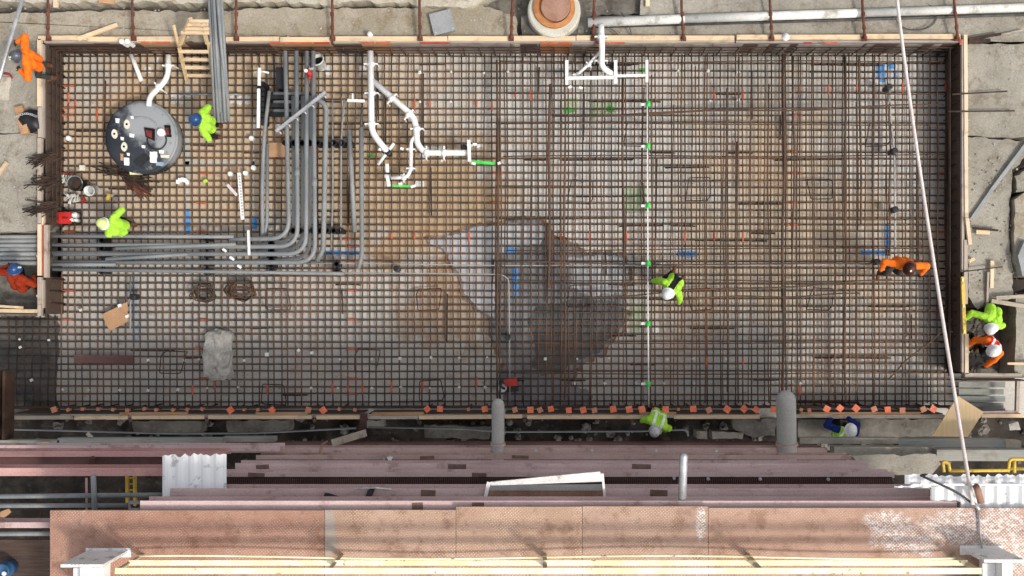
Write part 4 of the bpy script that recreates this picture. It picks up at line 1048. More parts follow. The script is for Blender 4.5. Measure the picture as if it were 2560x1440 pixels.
# hose / thin pipe along the trench
pipe('water_pipe', arc_path([P(26, 1074, .3), P(140, 1076, .3), P(420, 1084, .3), P(640, 1083, .3), P(890, 1070, .4)], .5, 4), .022, MAT['conduit'], 'thin grey pipe along the trench, left of the brown post', n=8, cap=False)
pipe('water_pipe', arc_path([P(920, 1068, .4), P(1160, 1072, .3), P(1250, 1080, .3), P(1600, 1078, .3), P(1718, 1074, .3), P(1720, 1090, .25)], .12, 4), .022, MAT['conduit'], 'thin grey pipe along the trench, passing the white-sleeved worker', n=8, cap=False)
obj('diagonal_board', MB().bar(P(915, 1082, .9), P(830, 1108, 1.7), .16, .03), MAT['lumber_old'], label='dark diagonal board leaning between trench and beams', cat='board')
obj('steel_stake', MB().bar(P(910, 1033, .95), P(905, 1092, .6), .16, .05), MAT['steel_dark'], label='brown steel post crossing the formwork board above the diagonal board', cat='post')
obj('bent_strip', MB().tube(arc_path([P(800, 1132, 2.8), P(805, 1112, 2.6), P(818, 1104, 2.3)], .2, 4), .03, 6), MAT['iron_brown'], label='bent brown strip curling over the beams below the diagonal board', cat='steel strip', smooth=True)
obj('yellow_scrap', MB().bar(P(88, 1109, 1.5), P(122, 1107, 1.5), M(5, 1.5), .02), MAT['yellow'], label='small yellow scrap on the dark timber at the lower left', cat='scrap')
obj('wood_scrap', MB().bar(P(218, 1083, .8), P(230, 1094, .8), M(9, 1), .03), MAT['lumber_old'], label='small tilted wood scrap beside the thin trench pipe', cat='scrap')
obj('paper_scrap', MB().prism(jag(pxs([(967, 1143), (982, 1142), (978, 1152), (970, 1150)], 2.7), .01, .04, 6), 2.68, 2.7), MAT['paper'], label='white scrap of paper on the dark beam strip', cat='scrap')
obj('thin_strip', MB().tube([P(886, 1222, 5.3), P(940, 1219, 5.35), P(980, 1223, 5.3)], .02, 6), MAT['galv'], label='thin pale metal strip above the right black boot', cat='steel strip')

# dark steel post at the left edge and yellow frame at the right
post = thing('steel_column', P(12, 1010, -1), 'dark steel column at the left edge of the pit extension', 'steel column')
obj('flange', MB().bar(P(4, 925, 1.2), P(4, 1098, 1.2), .06, .4), MAT['rebar_dark'], post)
obj('flange', MB().bar(P(22, 925, 1.2), P(20, 1098, 1.2), .06, .4), MAT['rebar_dark'], post)
obj('web', MB().bar(P(13, 930, 1.15), P(12, 1094, 1.15), .10, .04), MAT['black_plastic'], post)
yf = thing('tube_barrier', P(2450, 1170, 2.6), 'yellow tubular steel frame above the white sheet at the lower right edge', 'frame')
for i, pts in enumerate([[(2360, 1180), (2356, 1152), (2372, 1158), (2374, 1178)], [(2374, 1177), (2520, 1176)], [(2520, 1180), (2524, 1148), (2700, 1148)], [(2536, 1150), (2536, 1182)], [(2520, 1172), (2700, 1172)]]):
    obj('tube', MB().tube(arc_path([P(x, y, 3.0) for x, y in pts], .06, 3), .035, 8), MAT['yellow'], yf, smooth=True)

# opening at the lower left: pipes, ladder, barrel
rail2 = thing('pipe_railing', P(200, 1250, 4.6), 'grey pipe railing across the opening at the lower left', 'railing')
obj('rail', MB().tube([P(-200, 1243, 4.9), P(408, 1237, 4.9)], .045, 10), MAT['conduit'], rail2, smooth=True)
obj('rail', MB().tube([P(-200, 1265, 4.9), P(320, 1263, 4.9)], .045, 10), MAT['conduit'], rail2, smooth=True)
obj('post', MB().tube([P(233, 1188, 5.0), P(237, 1280, 5.0)], .05, 10), MAT['conduit'], rail2, smooth=True)
obj('post', MB().tube([P(216, 1195, 4.7), P(217, 1280, 4.7)], .022, 8), MAT['primer_pink'], rail2, smooth=True)
obj('bracket', MB().bar(P(322, 1256, 4.95), P(348, 1256, 4.95), M(8, 5), .04).bar(P(322, 1273, 4.95), P(348, 1273, 4.95), M(5, 5), .04).bar(P(324, 1256, 4.93), P(324, 1273, 4.93), .04, .03), MAT['galv'], rail2)
pipe('grey_pipe', [P(-200, 1336, 4.6), P(128, 1334, 4.6)], .045, MAT['conduit'], 'single light grey pipe entering under the walkway at the left edge', n=10, cap=False)
lad = thing('yellow_ladder', P(327, 1220, 3), 'narrow yellow ladder in the opening left of the white sheet', 'ladder')
for x in (318, 337):
    obj('side_rail', MB().bar(P(x, 1186, 3.9), P(x + 1, 1262, 3.0), .05, .06), MAT['yellow'], lad)
for y in (1195, 1210, 1225, 1240, 1254):
    obj('rung', MB().bar(P(320, y, 3.9 - (y - 1186) * .0118), P(336, y, 3.9 - (y - 1186) * .0118), .025, .025), MAT['yellow'], lad)
br = thing('blue_barrel', P(14, 1420, 1.8), 'blue plastic barrel with a pale cap in the bottom left corner', 'barrel')
c = P(4, 1428, 1.6)
obj('body', MB().lathe([(.14, -.42), (.165, -.39), (.165, -.24), (.172, -.23), (.172, -.20), (.165, -.19), (.165, -.04), (.15, 0), (.13, 0), (.13, -.02)], c, 20), MAT['blue_paint'] if False else simple("barrel_blue", (0.03, 0.09, 0.20, 1), (0.05, 0.13, 0.27, 1), 3, .4, bump=0), br, smooth=True)
obj('cap', MB().lathe([(.05, 0), (.05, .03), (.04, .035)], c + Vector((.06, -.05, -.01)), 12), MAT['paper'], br)
obj('floor_scaffold', MB().box(c + Vector((0.3, 0, -.465)), (2.0, 1.2, .08)), MAT['ply_dark'], label='dark plywood shelf under the blue barrel in the opening', cat='shelf')
obj('cardboard_scrap', MB().prism(jag(pxs([(52, 1403), (62, 1398), (75, 1408), (70, 1416), (56, 1412)], 1.0), .01, .05, 4), .99, 1.0), MAT['cream'], label='torn cream cardboard scrap beside the blue barrel', cat='scrap')
obj('cardboard_scrap', MB().prism(jag(pxs([(0, 1280), (22, 1272), (28, 1280), (10, 1294), (0, 1293)], 3.0), .01, .05, 5), 2.98, 3.0), MAT['cardboard'], label='brown cardboard scrap at the left edge under the grey pipe railing', cat='scrap')

# tow rope from the upper right down to the walkway
pts = []
for i in range(31):
    f = i / 30
    px = 2240 + (2432 - 2240) * (f ** 1.12) - 0; py = -30 + (1262 + 30) * f
    pts.append(P(px, py, 3.2 + 2.9 * f - .25 * math.sin(f * math.pi)))
obj('rope', MB().tube(pts, .034, 8), MAT['rope'], label='long pale pink rope stretched over the right side of the pit', cat='rope', smooth=True)
obj('shackle', MB().tube(arc_path([P(2430, 1255, 6.0), P(2440, 1264, 6.05), P(2448, 1275, 6.05)], .1, 4), .035, 8), MAT['galv'], label='small metal shackle at the lower end of the pink rope', cat='shackle', smooth=True)
obj('chain', MB().tube([P(2446, 1278, 6.04), P(2450, 1330, 6.04), P(2456, 1385, 6.1)], .018, 6), MAT['galv'], label='thin chain from the shackle across the paint spill', cat='chain', smooth=True)
# ---------------------------------------------------------------- things on the slabs round the pit
ordn = ['leftmost', 'second', 'third', 'fourth', 'fifth', 'sixth', 'seventh', 'eighth', 'ninth', 'tenth', 'rightmost']
for i, (x0, x1) in enumerate([(118, 120), (331, 333), (592, 590), (829, 831), (1049, 1050), (1283, 1278), (1488, 1484), (1703, 1709), (1922, 1930), (2154, 2162), (2381, 2394)]):
    a = P(x0, -40, GZ + .42); b = P(x1, 96, FZ + .10)
    t = thing('tie_rod', b, ('%s rust-red tie rod across the top slab, counted from the left' % ordn[i]) if 0 < i < 10 else '%s rust-red tie rod across the top slab' % ordn[i], 'tie rod', 'tie rods holding the top formwork')
    obj('rod', MB().tube([a, a.lerp(b, .5) + Vector((R.uniform(-.02, .02), 0, 0)), b], .03, 8), MAT['rust_rod'], t, smooth=True)
    for f in (.55, .8, .97):
        q = a.lerp(b, f); d = (b - a).normalized() * .045
        obj('coupler', MB().tube([q - d, q + d], .043, 8), MAT['rust_rod'], t)
    obj('clamp_plate', MB().box(b + Vector((0, 0, -.03)), (.12, .10, .03)), MAT['rust_rod'], t)

def board(name, x0, y0, x1, y1, z0, z1, wpx, th, mat_, label, cat='board', group=None):
    return obj(name, MB().bar(P(x0, y0, z0), P(x1, y1, z1), M(wpx, (z0 + z1) / 2), th), mat_, None, label, cat, group)
board('lumber_stud', 195, 98, 294, 62, GZ + .18, GZ + .06, 10, .05, MAT['lumber_x'], 'pale loose stud lying slanted on the slab above the pit corner')
board('lumber_stud', 141, -20, 140, 19, GZ + .2, GZ + .2, 12, .05, MAT['lumber_y'], 'short pale stud end poking in at the top left edge')
board('lumber_stud', 1619, -20, 1619, 16, GZ + .18, GZ + .18, 10, .05, MAT['lumber_y'], 'short pale stud end poking in at the top, right of the manhole')
board('lumber_stud', 2560, 280 - 205, 2470, 100 - 6, GZ + .1, GZ + .06, 4, .03, MAT['lumber_old'], 'thin tan lath at the top right beyond the two dark pipe stubs')
obj('lumber_scrap', MB().bar(P(248, 2, GZ + .2), P(286, 6, GZ + .2), M(10, .8), .05), MAT['cardboard'], label='brown wood scrap at the top edge near the second tie rod', cat='board')
board('dark_pipe', 2420, 105, 2474, 102, GZ + .08, GZ + .08, 9, .09, MAT['rebar_dark'], 'thick dark pipe stub lying on the slab outside the upper right corner', 'pipe')
board('dark_pipe', 2420, 98, 2502, 85, GZ + .1, GZ + .13, 6, .06, MAT['rebar_dark'], 'thinner dark pipe slanting up from the upper right corner', 'pipe')
board('rebar_stub', 2380, 236, 2518, 228, FZ + .06, FZ + .05, 3, .03, MAT['rebar_dark'], 'upper of two thin bars sticking out over the right formwork', 'rebar')
board('rebar_stub', 2370, 279, 2536, 277, FZ + .06, FZ + .05, 3, .03, MAT['rebar_dark'], 'lower of two thin bars sticking out over the right formwork', 'rebar')
board('rebar_stub', 2408, 679, 2506, 667, FZ + .06, FZ + .05, 3, .03, MAT['rebar_dark'], 'thin bar over the right formwork just above the yellow level', 'rebar')
board('hose', 2425, 552, 2475, 480, GZ + .03, GZ + .03, 8, .05, MAT['grey_box'], 'grey tube running diagonally over the right slab, lower length', 'pipe')
board('hose', 2475, 480, 2580, 340, GZ + .03, GZ + .06, 9, .05, MAT['grey_box'], 'grey tube running diagonally over the right slab, upper length', 'pipe')
board('lumber_scrap', 2440, 580, 2474, 582, GZ + .05, GZ + .05, 10, .04, MAT['lumber_x'], 'pale wood scrap on the right slab below the grey tube')
board('lumber_scrap', 2432, 570, 2495, 576, GZ + .10, GZ + .10, 5, .04, MAT['rebar_dark'], 'dark lath lying above the pale scrap on the right slab')
board('lumber_scrap', 2422, 655, 2436, 646, GZ + .06, GZ + .06, 8, .04, MAT['lumber_x'], 'small pale block against the right formwork near the orange worker')
board('lumber_stud', 2480, 652, 2479, 720, GZ + .06, GZ + .05, 9, .05, MAT['lumber_y'], 'pale stud standing upright above the lime worker at the right')
board('lumber_stud', 2470, 680, 2467, 762, GZ + .05, GZ + .0, 5, .05, MAT['lumber_old_y'], 'thin brown stud beside the pale stud at the right')
board('lumber_stud', 2490, 745, 2600, 738, GZ + .12, GZ + .15, 9, .05, MAT['lumber_old'], 'upper of two brown boards meeting above the lime worker at the right')
board('lumber_stud', 2478, 752, 2600, 772, GZ + .06, GZ + .06, 10, .05, MAT['lumber_old'], 'lower of two brown boards meeting above the lime worker at the right')
board('lumber_stud', 2518, 909, 2600, 910, GZ + .15, GZ + .15, 6, .04, MAT['lumber_x'], 'thin pale lath at the right edge beside the red-vested worker')
board('lumber_stud', -10, 445, 18, 405, GZ + .03, GZ + .03, 9, .05, MAT['lumber_x'], 'pale stud lying slanted at the left edge beside the wire bundles')
obj('paving_chunk', MB().prism(jag(pxs([(2545, 640), (2562, 600), (2590, 610), (2590, 690), (2556, 690)], GZ + .25), .01, .2, 3), GZ, GZ + .25), MAT['grey_box'], label='dark grey angular block at the right edge on the tan slab', cat='block')

# spirit level on the right formwork
lv = thing('spirit_level', P(2410, 765, FZ + .1), 'yellow spirit level lying along the right formwork', 'spirit level')
obj('body', MB().bar(P(2406, 692, FZ + .10), P(2411, 835, FZ + .10), M(8, FZ), .05), MAT['yellow'], lv)
for y in (700, 765, 828):
    obj('vial', MB().bar(P(2406.3 + (y - 692) * .035, y - 4, FZ + .13), P(2406.3 + (y - 692) * .035, y + 4, FZ + .13), M(4, FZ), .02), MAT['yellow_pale'], lv)

# manhole
mh = thing('manhole', P(1385, 40, GZ), 'round concrete manhole with a rusty iron cover at the top edge', 'manhole')
c = P(1385, 34, GZ)
obj('concrete_ring', MB().lathe([(M(66, .9), -.3), (M(67, .9), .02), (M(66, 1), .22), (M(62, 1), .25)], c, 40), MAT['manhole_ring'], mh, smooth=False)
obj('frame', MB().lathe([(M(53, 1), .2), (M(52, 1), .32), (M(41, 1), .34), (M(40, 1), .27), (M(36, 1), .26)], c + Vector((0, .05, 0)), 40), MAT['iron_orange'], mh)
obj('cover', MB().lathe([(M(37, 1), .26), (M(37, 1), .33), (M(35, 1), .345), (.01, .36)], c + Vector((.03, .06, 0)), 40), MAT['iron_brown'], mh)
# grey junction box
gb = thing('junction_box', P(1107, 60, GZ), 'square grey plastic junction box lid lying on the top slab', 'box')
rot = Matrix.Rotation(math.radians(14), 3, 'Z')
c = P(1107, 60, GZ)
obj('body', MB().box(c + Vector((0, 0, .06)), (M(50), M(50), .12), rot), MAT['grey_box'], gb)
obj('lid', MB().box(c + Vector((0, 0, .13)), (M(53), M(53), .03), rot), MAT['grey_box'], gb)
for dx, dy in ((-.2, -.2), (.2, .2), (-.2, .2), (.2, -.2)):
    obj('screw', MB().lathe([(.018, 0), (.018, .008)], c + rot @ Vector((dx, dy, .145)), 8), MAT['galv'], gb)
# long dirty white pipe at the upper right
lp = thing('drain_pipe', P(2000, 40, GZ), 'long dirty white drain pipe lying along the upper right slab', 'pipe')
obj('length', MB().tube([P(1470, 57, GZ + .2), P(1690, 48, GZ + .2), P(1710, 47, GZ + .2)], .105, 16), MAT['pvc_dirty'], lp, smooth=True)
obj('length', MB().tube([P(1705, 47, GZ + .2), P(2140, 33, GZ + .2)], .10, 16), MAT['pvc_dirty'], lp, smooth=True)
obj('length', MB().tube([P(2140, 33, GZ + .2), P(2700, 14, GZ + .2)], .095, 16), MAT['pvc_dirty'], lp, smooth=True)
pipe('dark_pipe', [P(1480, 67, GZ + .05), P(2100, 50, GZ + .05), P(2700, 32, GZ + .05)], .035, MAT['cable'], 'thin dark pipe lying just below the long white drain pipe', n=8, cap=False)
pts = [P(2290 + 52 * math.cos(a) , 40 + 36 * math.sin(a), GZ + .03 + .004 * k) for k, a in enumerate([i * math.pi / 12 for i in range(0, 38)])]
obj('cable_coil', MB().tube(pts, .012, 6), MAT['cable'], label='loose dark cable coil hanging below the long white pipe', cat='cable', smooth=True)
for i, (x0, y0, x1, y1) in enumerate([(1553, 30, 1580, 92), (1520, 68, 1548, 92)]):
    pipe('cable', arc_path([P(x0, y0, GZ + .3), P((x0 + x1) / 2 + 6, (y0 + y1) / 2, GZ + .2), P(x1, y1, GZ + .05)], .3, 4), .014, MAT['cable'], ['longer dark wire hanging over the white drain pipe', 'shorter dark wire on the slab right of the vertical white pipe'][i], 'cable', n=6, cap=False)

# things at the left edge
pipe('float_pole', [P(64, -30, 1.9), P(0, 190, 1.75), P(-40, 320, 1.7)], .045, MAT['galv'], 'long grey metal pole held by the orange worker at the top left', 'pole', n=10, cap=False)
obj('plastic_sheet', MB().prism(jag(pxs([(-20, 195), (28, 193), (25, 250), (-20, 250)], GZ), .02, .1, 3), GZ - .005, GZ + .02), MAT['slab_pale'], label='pale flat board on the slab at the left edge below the orange worker', cat='board')
obj('clamp', MB().tube(arc_path([P(8, 183, GZ + .05), P(25, 186, GZ + .05), P(30, 195, GZ + .05)], .05, 3), .025, 6), MAT['red_paint'], label='small dark red clamp beside the pale flat board', cat='clamp', smooth=True)
obj('timber_block', MB().bar(P(48, 267, GZ + .12), P(65, 335, GZ + .12), M(20, .8), .10), MAT['ply_tan'], label='brown timber block beside the black bag left of the pit', cat='block')
mb = MB(); c = P(78, 300, GZ + .1); rock_mesh(mb, c, .27, 61, .5)
obj('tool_bag', mb, MAT['black_plastic'], label='black bag slumped against the left formwork', cat='bag', smooth=True)
mb = MB(); 
for i in range(11):
    q = P(38 + i * 5.2, 292 - 8 * math.sin(i * .3), GZ + .26)
    mb.tube([q + Vector((.03 * math.cos(a), .018 * math.sin(a), .006 * (-1) ** i)) for a in [k * math.pi / 4 for k in range(9)]], .008, 5)
obj('chain', mb, MAT['galv'], label='grey link chain lying over the brown timber block', cat='chain', smooth=True)

# grey pipes entering from the left edge
for i, y in enumerate((592, 602, 613, 624, 634, 646, 657)):
    pipe('conduit', [P(-60, y + R.uniform(-1, 1), .35 + .02 * (i % 2)), P(97, y + R.uniform(-1, 1), .35)], .05, MAT['conduit'] if i % 2 else MAT['grey_box'], ['topmost', 'second', 'third', 'fourth', 'fifth', 'sixth', 'lowest'][i] + ' grey conduit of the stack running in from the left edge', 'conduit', 'conduits entering from the left edge', n=10, cap=False)

# ---------------------------------------------------------------- conduits in the pit
def conduit(pts, r, label, z=None, rad=.5, group='grey conduits over the rebar mat', mat_='conduit', coup=()):
    q = [P(x, y, zz) for x, y, zz in pts]
    path = arc_path(q, rad, 8)
    if not coup:
        return obj('conduit', MB().tube(path, r, 10), MAT[mat_], None, label, 'conduit', group, smooth=True)
    t = thing('conduit', q[0], label, 'conduit', group)
    obj('length', MB().tube(path, r, 10), MAT[mat_], t, smooth=True)
    for f in coup:
        k = max(1, min(len(path) - 2, int(f * (len(path) - 1)))) if f <= 1 else 1
        a = q[0].lerp(q[1], f) if f <= 1 else q[1]
        d = (q[1] - q[0]).normalized() * .09
        obj('coupling', MB().tube([a - d, a + d], r * 1.22, 10), MAT[mat_], t, smooth=True)
    return t
cr = .052
nth = ['first', 'second', 'third', 'fourth']
# upper row, down from the north wall and off to the left
for i, (x0, x1, yh, xe) in enumerate([(713, 723, 596, 575), (741, 744, 616, 330), (767, 765, 635, 135), (783, 788, 656, 135)]):
    conduit([(x0, 128, .66), (x1, yh, .62), (xe, yh + (2 if i < 2 else 0), .60)], cr, '%s from the left of four thick conduits bending down and left' % nth[i], rad=.45, coup=(.62,) if i % 2 else ())
# lower row beneath them
for i, (x0, x1, yh) in enumerate([(733, 735, 604), (757, 756, 622), (776, 774, 645)]):
    conduit([(x0, 240, .34), (x1, yh, .32), (640, yh + 6, .32)], .045, '%s from the left of three lower conduits beneath the thick four' % nth[i], rad=.4, mat_='conduit_thin')
conduit([(788, 245, .5), (815, 262, .5), (815, 300, .5), (808, 625, .5), (792, 652, .45)], cr * 1.15, 'thick conduit with a curved upper end, right of the thick four', rad=.3)
conduit([(831, 250, .4), (832, 480, .4), (828, 625, .35)], .022, 'thin grey rod left of another, between the bent and the leaning conduit', mat_='conduit')
conduit([(861, 245, .4), (853, 340, .4), (852, 610, .4)], .022, 'thin grey rod right of another, beside the leaning conduit', mat_='conduit')
conduit([(873, 325, .45), (887, 580, .42)], .055, 'short leaning conduit left of the long straight one', mat_='conduit')
conduit([(903, 318, .5), (905, 640, .45), (895, 672, .4)], .055, 'long straight conduit at the right of the conduit field', rad=.25, mat_='conduit')
conduit([(905, 265, .5), (903, 320, .5)], .028, 'thin dark stub above the long straight conduit', mat_='cable')
conduit([(673, 228, .45), (660, 340, .45), (655, 480, .4), (657, 590, .4), (640, 626, .35), (600, 632, .35)], .045, 'left conduit of a leaning pair beside the perforated strut', rad=.5)
conduit([(668, 360, .35), (668, 560, .35), (655, 606, .33)], .042, 'right conduit of a leaning pair above the brown cardboard', rad=.3)
# left-running lengths near the west wall
for i, (x0, y0, x1, y1, z, lb) in enumerate([(132, 590, 585, 592, .62, 'topmost conduit running to the left wall under the lime-hatted worker'), (132, 612, 585, 613, .62, 'second conduit running to the left wall'), (290, 621, 590, 611, .66, 'short conduit crossing the second left-running one'),
                                             (132, 632, 620, 635, .60, 'third conduit running to the left wall'), (265, 648, 470, 636, .66, 'short slanting conduit below the third left-running one'),
                                             (132, 661, 290, 662, .68, 'short conduit end near the left wall between long ones'), (132, 673, 860, 684, .60, 'lowest long conduit running to the left wall')]):
    conduit([(x0, y0, z), (x1, y1, z)], .043, lb)
conduit([(760, 659, .34), (900, 658, .34), (1250, 664, .34), (1340, 664, .22), (2235, 662, .22)], .014, 'upper of two thin conduits running right across the pit', rad=.4, mat_='conduit_thin')
conduit([(840, 683, .34), (900, 682, .34), (1255, 686, .34), (1272, 698, .34), (1275, 1005, .34)], .015, 'lower thin conduit that turns down toward the red tool', rad=.15, mat_='conduit_thin')
conduit([(326, 690, .25), (326, 830, .25)], .02, 'thin pale conduit standing alone beside the tilted cardboard', mat_='conduit')
conduit([(2222, 215, .24), (2226, 300, .24), (2236, 380, .24), (2238, 630, .24)], .024, 'slim grey conduit below the blue patch at the right', mat_='conduit_thin')
conduit([(600, 236, .2), (450, 236, .2)], .02, 'pale thin conduit lying left of the black manifold', mat_='conduit')

# black plastic spacer racks
def rack(pts, label, n):
    t = thing('spacer_rack', P(pts[0][0], pts[0][1], 0), label, 'spacer rack', 'black conduit spacer racks')
    (xa, ya), (xb, yb) = pts
    for k in range(n):
        f = (k + .5) / n; x = xa + (xb - xa) * f; y = ya + (yb - ya) * f
        c = P(x, y, .42)
        mb = MB(); 
        mb.box(c + Vector((0, 0, -.2)), (.10, .10, .40))
        mb.lathe([(.075, 0), (.075, .05), (.05, .05), (.05, 0)], c, 10)
        obj('spacer', mb, MAT['black_plastic'], t)
    obj('rod', MB().tube([P(xa, ya, .25), P(xb, yb, .25)], .025, 6), MAT['black_plastic'], t)
rack(((705, 358), (885, 358)), 'upper black spacer rack under the vertical conduits', 9)
rack(((725, 577), (860, 577)), 'lower black spacer rack under the vertical conduits near their bends', 8)
rack(((256, 590), (256, 688)), 'black spacer rack under the left-running conduits nearest the left wall', 5)
rack(((517, 585), (517, 690)), 'black spacer rack under the left-running conduits, middle one', 5)
rack(((679, 600), (679, 690)), 'black spacer rack under the left-running conduits near the bends', 5)
rack(((842, 650), (842, 690)), 'small black spacer rack where the thin conduits begin', 2)
for x, y, w in ((1265, 690, 2), (992, 670, 2), (2235, 378, 2), (2237, 524, 2), (2190, 660, 2), (1945, 655, 2)):
    rack(((x - 10, y), (x + 10, y)), 'small black clip on a thin conduit', w) if False else None
for i, (x, y, lb) in enumerate([(992, 672, 'black clip joining the two thin conduits below the bare rust patch'), (2235, 378, 'upper black clip on the slim right-hand conduit'), (2237, 524, 'lower black clip on the slim right-hand conduit'), (2192, 655, 'black clip on the thin cross conduit near the orange worker'), (2222, 218, 'black clip just below the blue patch'), (333, 742, 'black clip on the thin pale conduit beside the cardboard'), (1270, 843, 'black clip on the thin conduit above the red tool'), (1160, 369, 'black round cap beside the white pipe stand'), (970, 381, 'black round cap at the crossed white pipes'), (1532, 165, 'black round cap at the white pipe frame')]):
    c = P(x, y, .45)
    obj('pipe_clip', MB().lathe([(.07, -.25), (.075, -.02), (.075, .05), (.05, .06)], c, 14), MAT['black_plastic'], None, lb, 'clip', 'black clips and caps')

# black manifold frame with conduit ends
mf = thing('manifold', P(690, 255, 0), 'black spacer block and short grey pipes beneath the tilted strut', 'manifold')
for k, y in enumerate((215, 228, 241, 254, 267, 280, 293, 306)):
    obj('spacer', MB().box(P(659, y, .3), (.14, .10, .5)).lathe([(.05, .25), (.05, .30)], P(656, y, .3), 10), MAT['black_plastic'], mf)
for y in (233, 254, 276):
    obj('short_pipe', MB().tube([P(684, y, .3), P(770, y + 1, .3)], .04, 10), MAT['conduit'], mf, smooth=True)
    obj('cross_bar', MB().bar(P(678, y + 9, .24), P(780, y + 9, .24), .12, .12), MAT['black_plastic'], mf)
obj('side_block', MB().box(P(704, 200, .3), (.16, .5, .4)), MAT['black_plastic'], mf)
board('white_strip', 649, 170, 648, 214, .72, .72, 7, .05, MAT['pvc'], 'upper white plastic strip beside the black manifold', 'strip')
board('white_strip', 647, 222, 646, 320, .74, .74, 7, .05, MAT['pvc'], 'longer white plastic strip along the black manifold', 'strip')
obj('spring_clip', MB().tube(arc_path([P(636, 180, .6), P(655, 178, .6), P(672, 182, .6)], .05, 3), .025, 6), MAT['pvc'], label='small white clip crossing the upper white strip', cat='clip', smooth=True)
obj('strap_clip', MB().bar(P(869, 251, .6), P(912, 253, .6), M(7, .5), .04).bar(P(882, 234, .58), P(882, 249, .58), .035, .03), MAT['pvc'], label='white cross-shaped strap above the leaning conduit', cat='strap')

# galvanised strut channel lying across the conduits
st = thing('strut_channel', P(755, 278, .8), 'galvanised strut channel lying diagonally over the conduits', 'strut channel')
a = P(690, 329, .80); b = P(815, 230, .84)
obj('channel', MB().bar(a, b, .07, .06), MAT['galv'], st)
for f in (.02, .2, .36, .52, .68, .92):
    q = a.lerp(b, f) + Vector((.05, -.05, 0))
    obj('pipe_clamp', MB().tube(arc_path([q + Vector((-.05, .02, 0)), q + Vector((.02, .03, .03)), q + Vector((.05, -.03, 0))], .03, 3), .018, 6), MAT['galv'], st, smooth=True)
# perforated white strut standing near the cardboard
ps = thing('perforated_strut', P(603, 490, .5), 'white perforated strut channel lying upright near the leaning conduits', 'strut channel')
obj('channel', MB().bar(P(598, 432, .45), P(607, 549, .45), .075, .05), MAT['pvc'], ps)
for k in range(14):
    q = P(598 + 9 * (k + .5) / 14, 440 + 104 * k / 14, .476)
    obj('slot', MB().bar(q + Vector((-.02, 0, 0)), q + Vector((.02, -.01, 0)), .03, .006), MAT['grey_box'], ps)
board('thin_rod', 569, 462, 592, 488, .4, .45, 7, .04, simple("pale_pink_plastic", (.6, .55, .56, 1), (.66, .6, .61, 1), 3, .5, bump=0), 'pale pinkish rod leaning on the perforated strut', 'rod')
board('white_lath', 621, 576, 623, 638, .72, .72, 6, .04, MAT['pvc'], 'short white lath across the ends of the left-running conduits', 'strip')
for i, (x0, y0, x1, y1) in enumerate([(557, 622, 566, 629), (575, 642, 585, 650), (594, 663, 603, 670)]):
    board('white_strip', x0, y0, x1, y1, .7, .7, 6, .03, MAT['pvc'], ['upper', 'middle', 'lower'][i] + ' of three short white strips slanting over the left-running conduits', 'strip')

# bucket and red tool on the conduits
bk = thing('bucket', P(801, 165, .3), 'grey-white bucket with a dark opening tipped beside the thick conduits', 'bucket')
rot = Matrix.Rotation(math.radians(-22), 3, 'X') @ Matrix.Rotation(math.radians(-10), 3, 'Y')
def bucket_mesh(c, r, h, rot, n=20):
    return MB().lathe([(r * .78, 0), (r * .8, .01), (r, h), (r * 1.06, h), (r * 1.06, h - .03), (r * .98, h - .03), (r * .92, h), (r * .90, h - .01), (r * .72, .03), (.005, .03)], c, n, rot)
c = P(805, 168, .35)
obj('shell', bucket_mesh(c, .15, .30, rot), MAT['pvc_dirty'], bk, smooth=True)
obj('contents', MB().lathe([(.125, .20), (.12, .22), (.01, .22)], c, 16, rot), MAT['hole'], bk)
obj('handle', MB().tube([c + rot @ Vector((.15 * math.cos(a), .15 * math.sin(a) , .30 + .05 * math.sin(a))) for a in [k * math.pi / 8 for k in range(9)]], .008, 5), MAT['galv'], bk, smooth=True)
rt = thing('power_tool', P(772, 178, .7), 'small red power tool resting on the thick conduits', 'tool')
obj('body', MB().tube([P(764, 174, .78), P(772, 180, .79), P(778, 190, .78)], .06, 10, rs=[.055, .07, .05]), MAT['red_paint'], rt, smooth=True)
obj('grip', MB().bar(P(774, 186, .75), P(776, 197, .72), .06, .07), MAT['red_paint'], rt)
obj('head', MB().bar(P(773, 174, .80), P(785, 171, .80), .05, .05), MAT['galv'], rt)
obj('guard', MB().lathe([(.04, 0), (.045, .02), (.02, .03)], P(765, 177, .84), 12), MAT['pvc'], rt)
# cardboard pieces
obj('cardboard_sheet', MB().prism(pxs([(671, 357), (715, 356), (716, 392), (672, 393)], .10), .085, .10), MAT['cardboard'], label='square brown cardboard between the leaning pair and the thick conduits', cat='cardboard')
cb = thing('cardboard_box', P(290, 790, .1), 'flattened brown cardboard box with white tape, tilted on the bars', 'cardboard')
obj('panel', MB().prism(pxs([(254, 786), (311, 759), (326, 800), (274, 828)], .14), .12, .14), MAT['cardboard'], cb)
obj('flap', MB().prism(pxs([(300, 762), (318, 755), (321, 778), (310, 780)], .20), .185, .20), MAT['cardboard'], cb)
obj('tape', MB().prism(pxs([(293, 762), (302, 759), (304, 766), (296, 769)], .215), .203, .215), MAT['paper'], cb)
obj('tape', MB().prism(pxs([(312, 790), (322, 785), (324, 792), (315, 796)], .16), .145, .16), MAT['paper'], cb)
obj('plywood_sheet', MB().prism(pxs([(2395, 990), (2459, 1030), (2419, 1092), (2330, 1091)], 1.15), 1.13, 1.15), MAT['ply_new'], label='new tan plywood sheet lying tilted over the lower right formwork', cat='plywood')

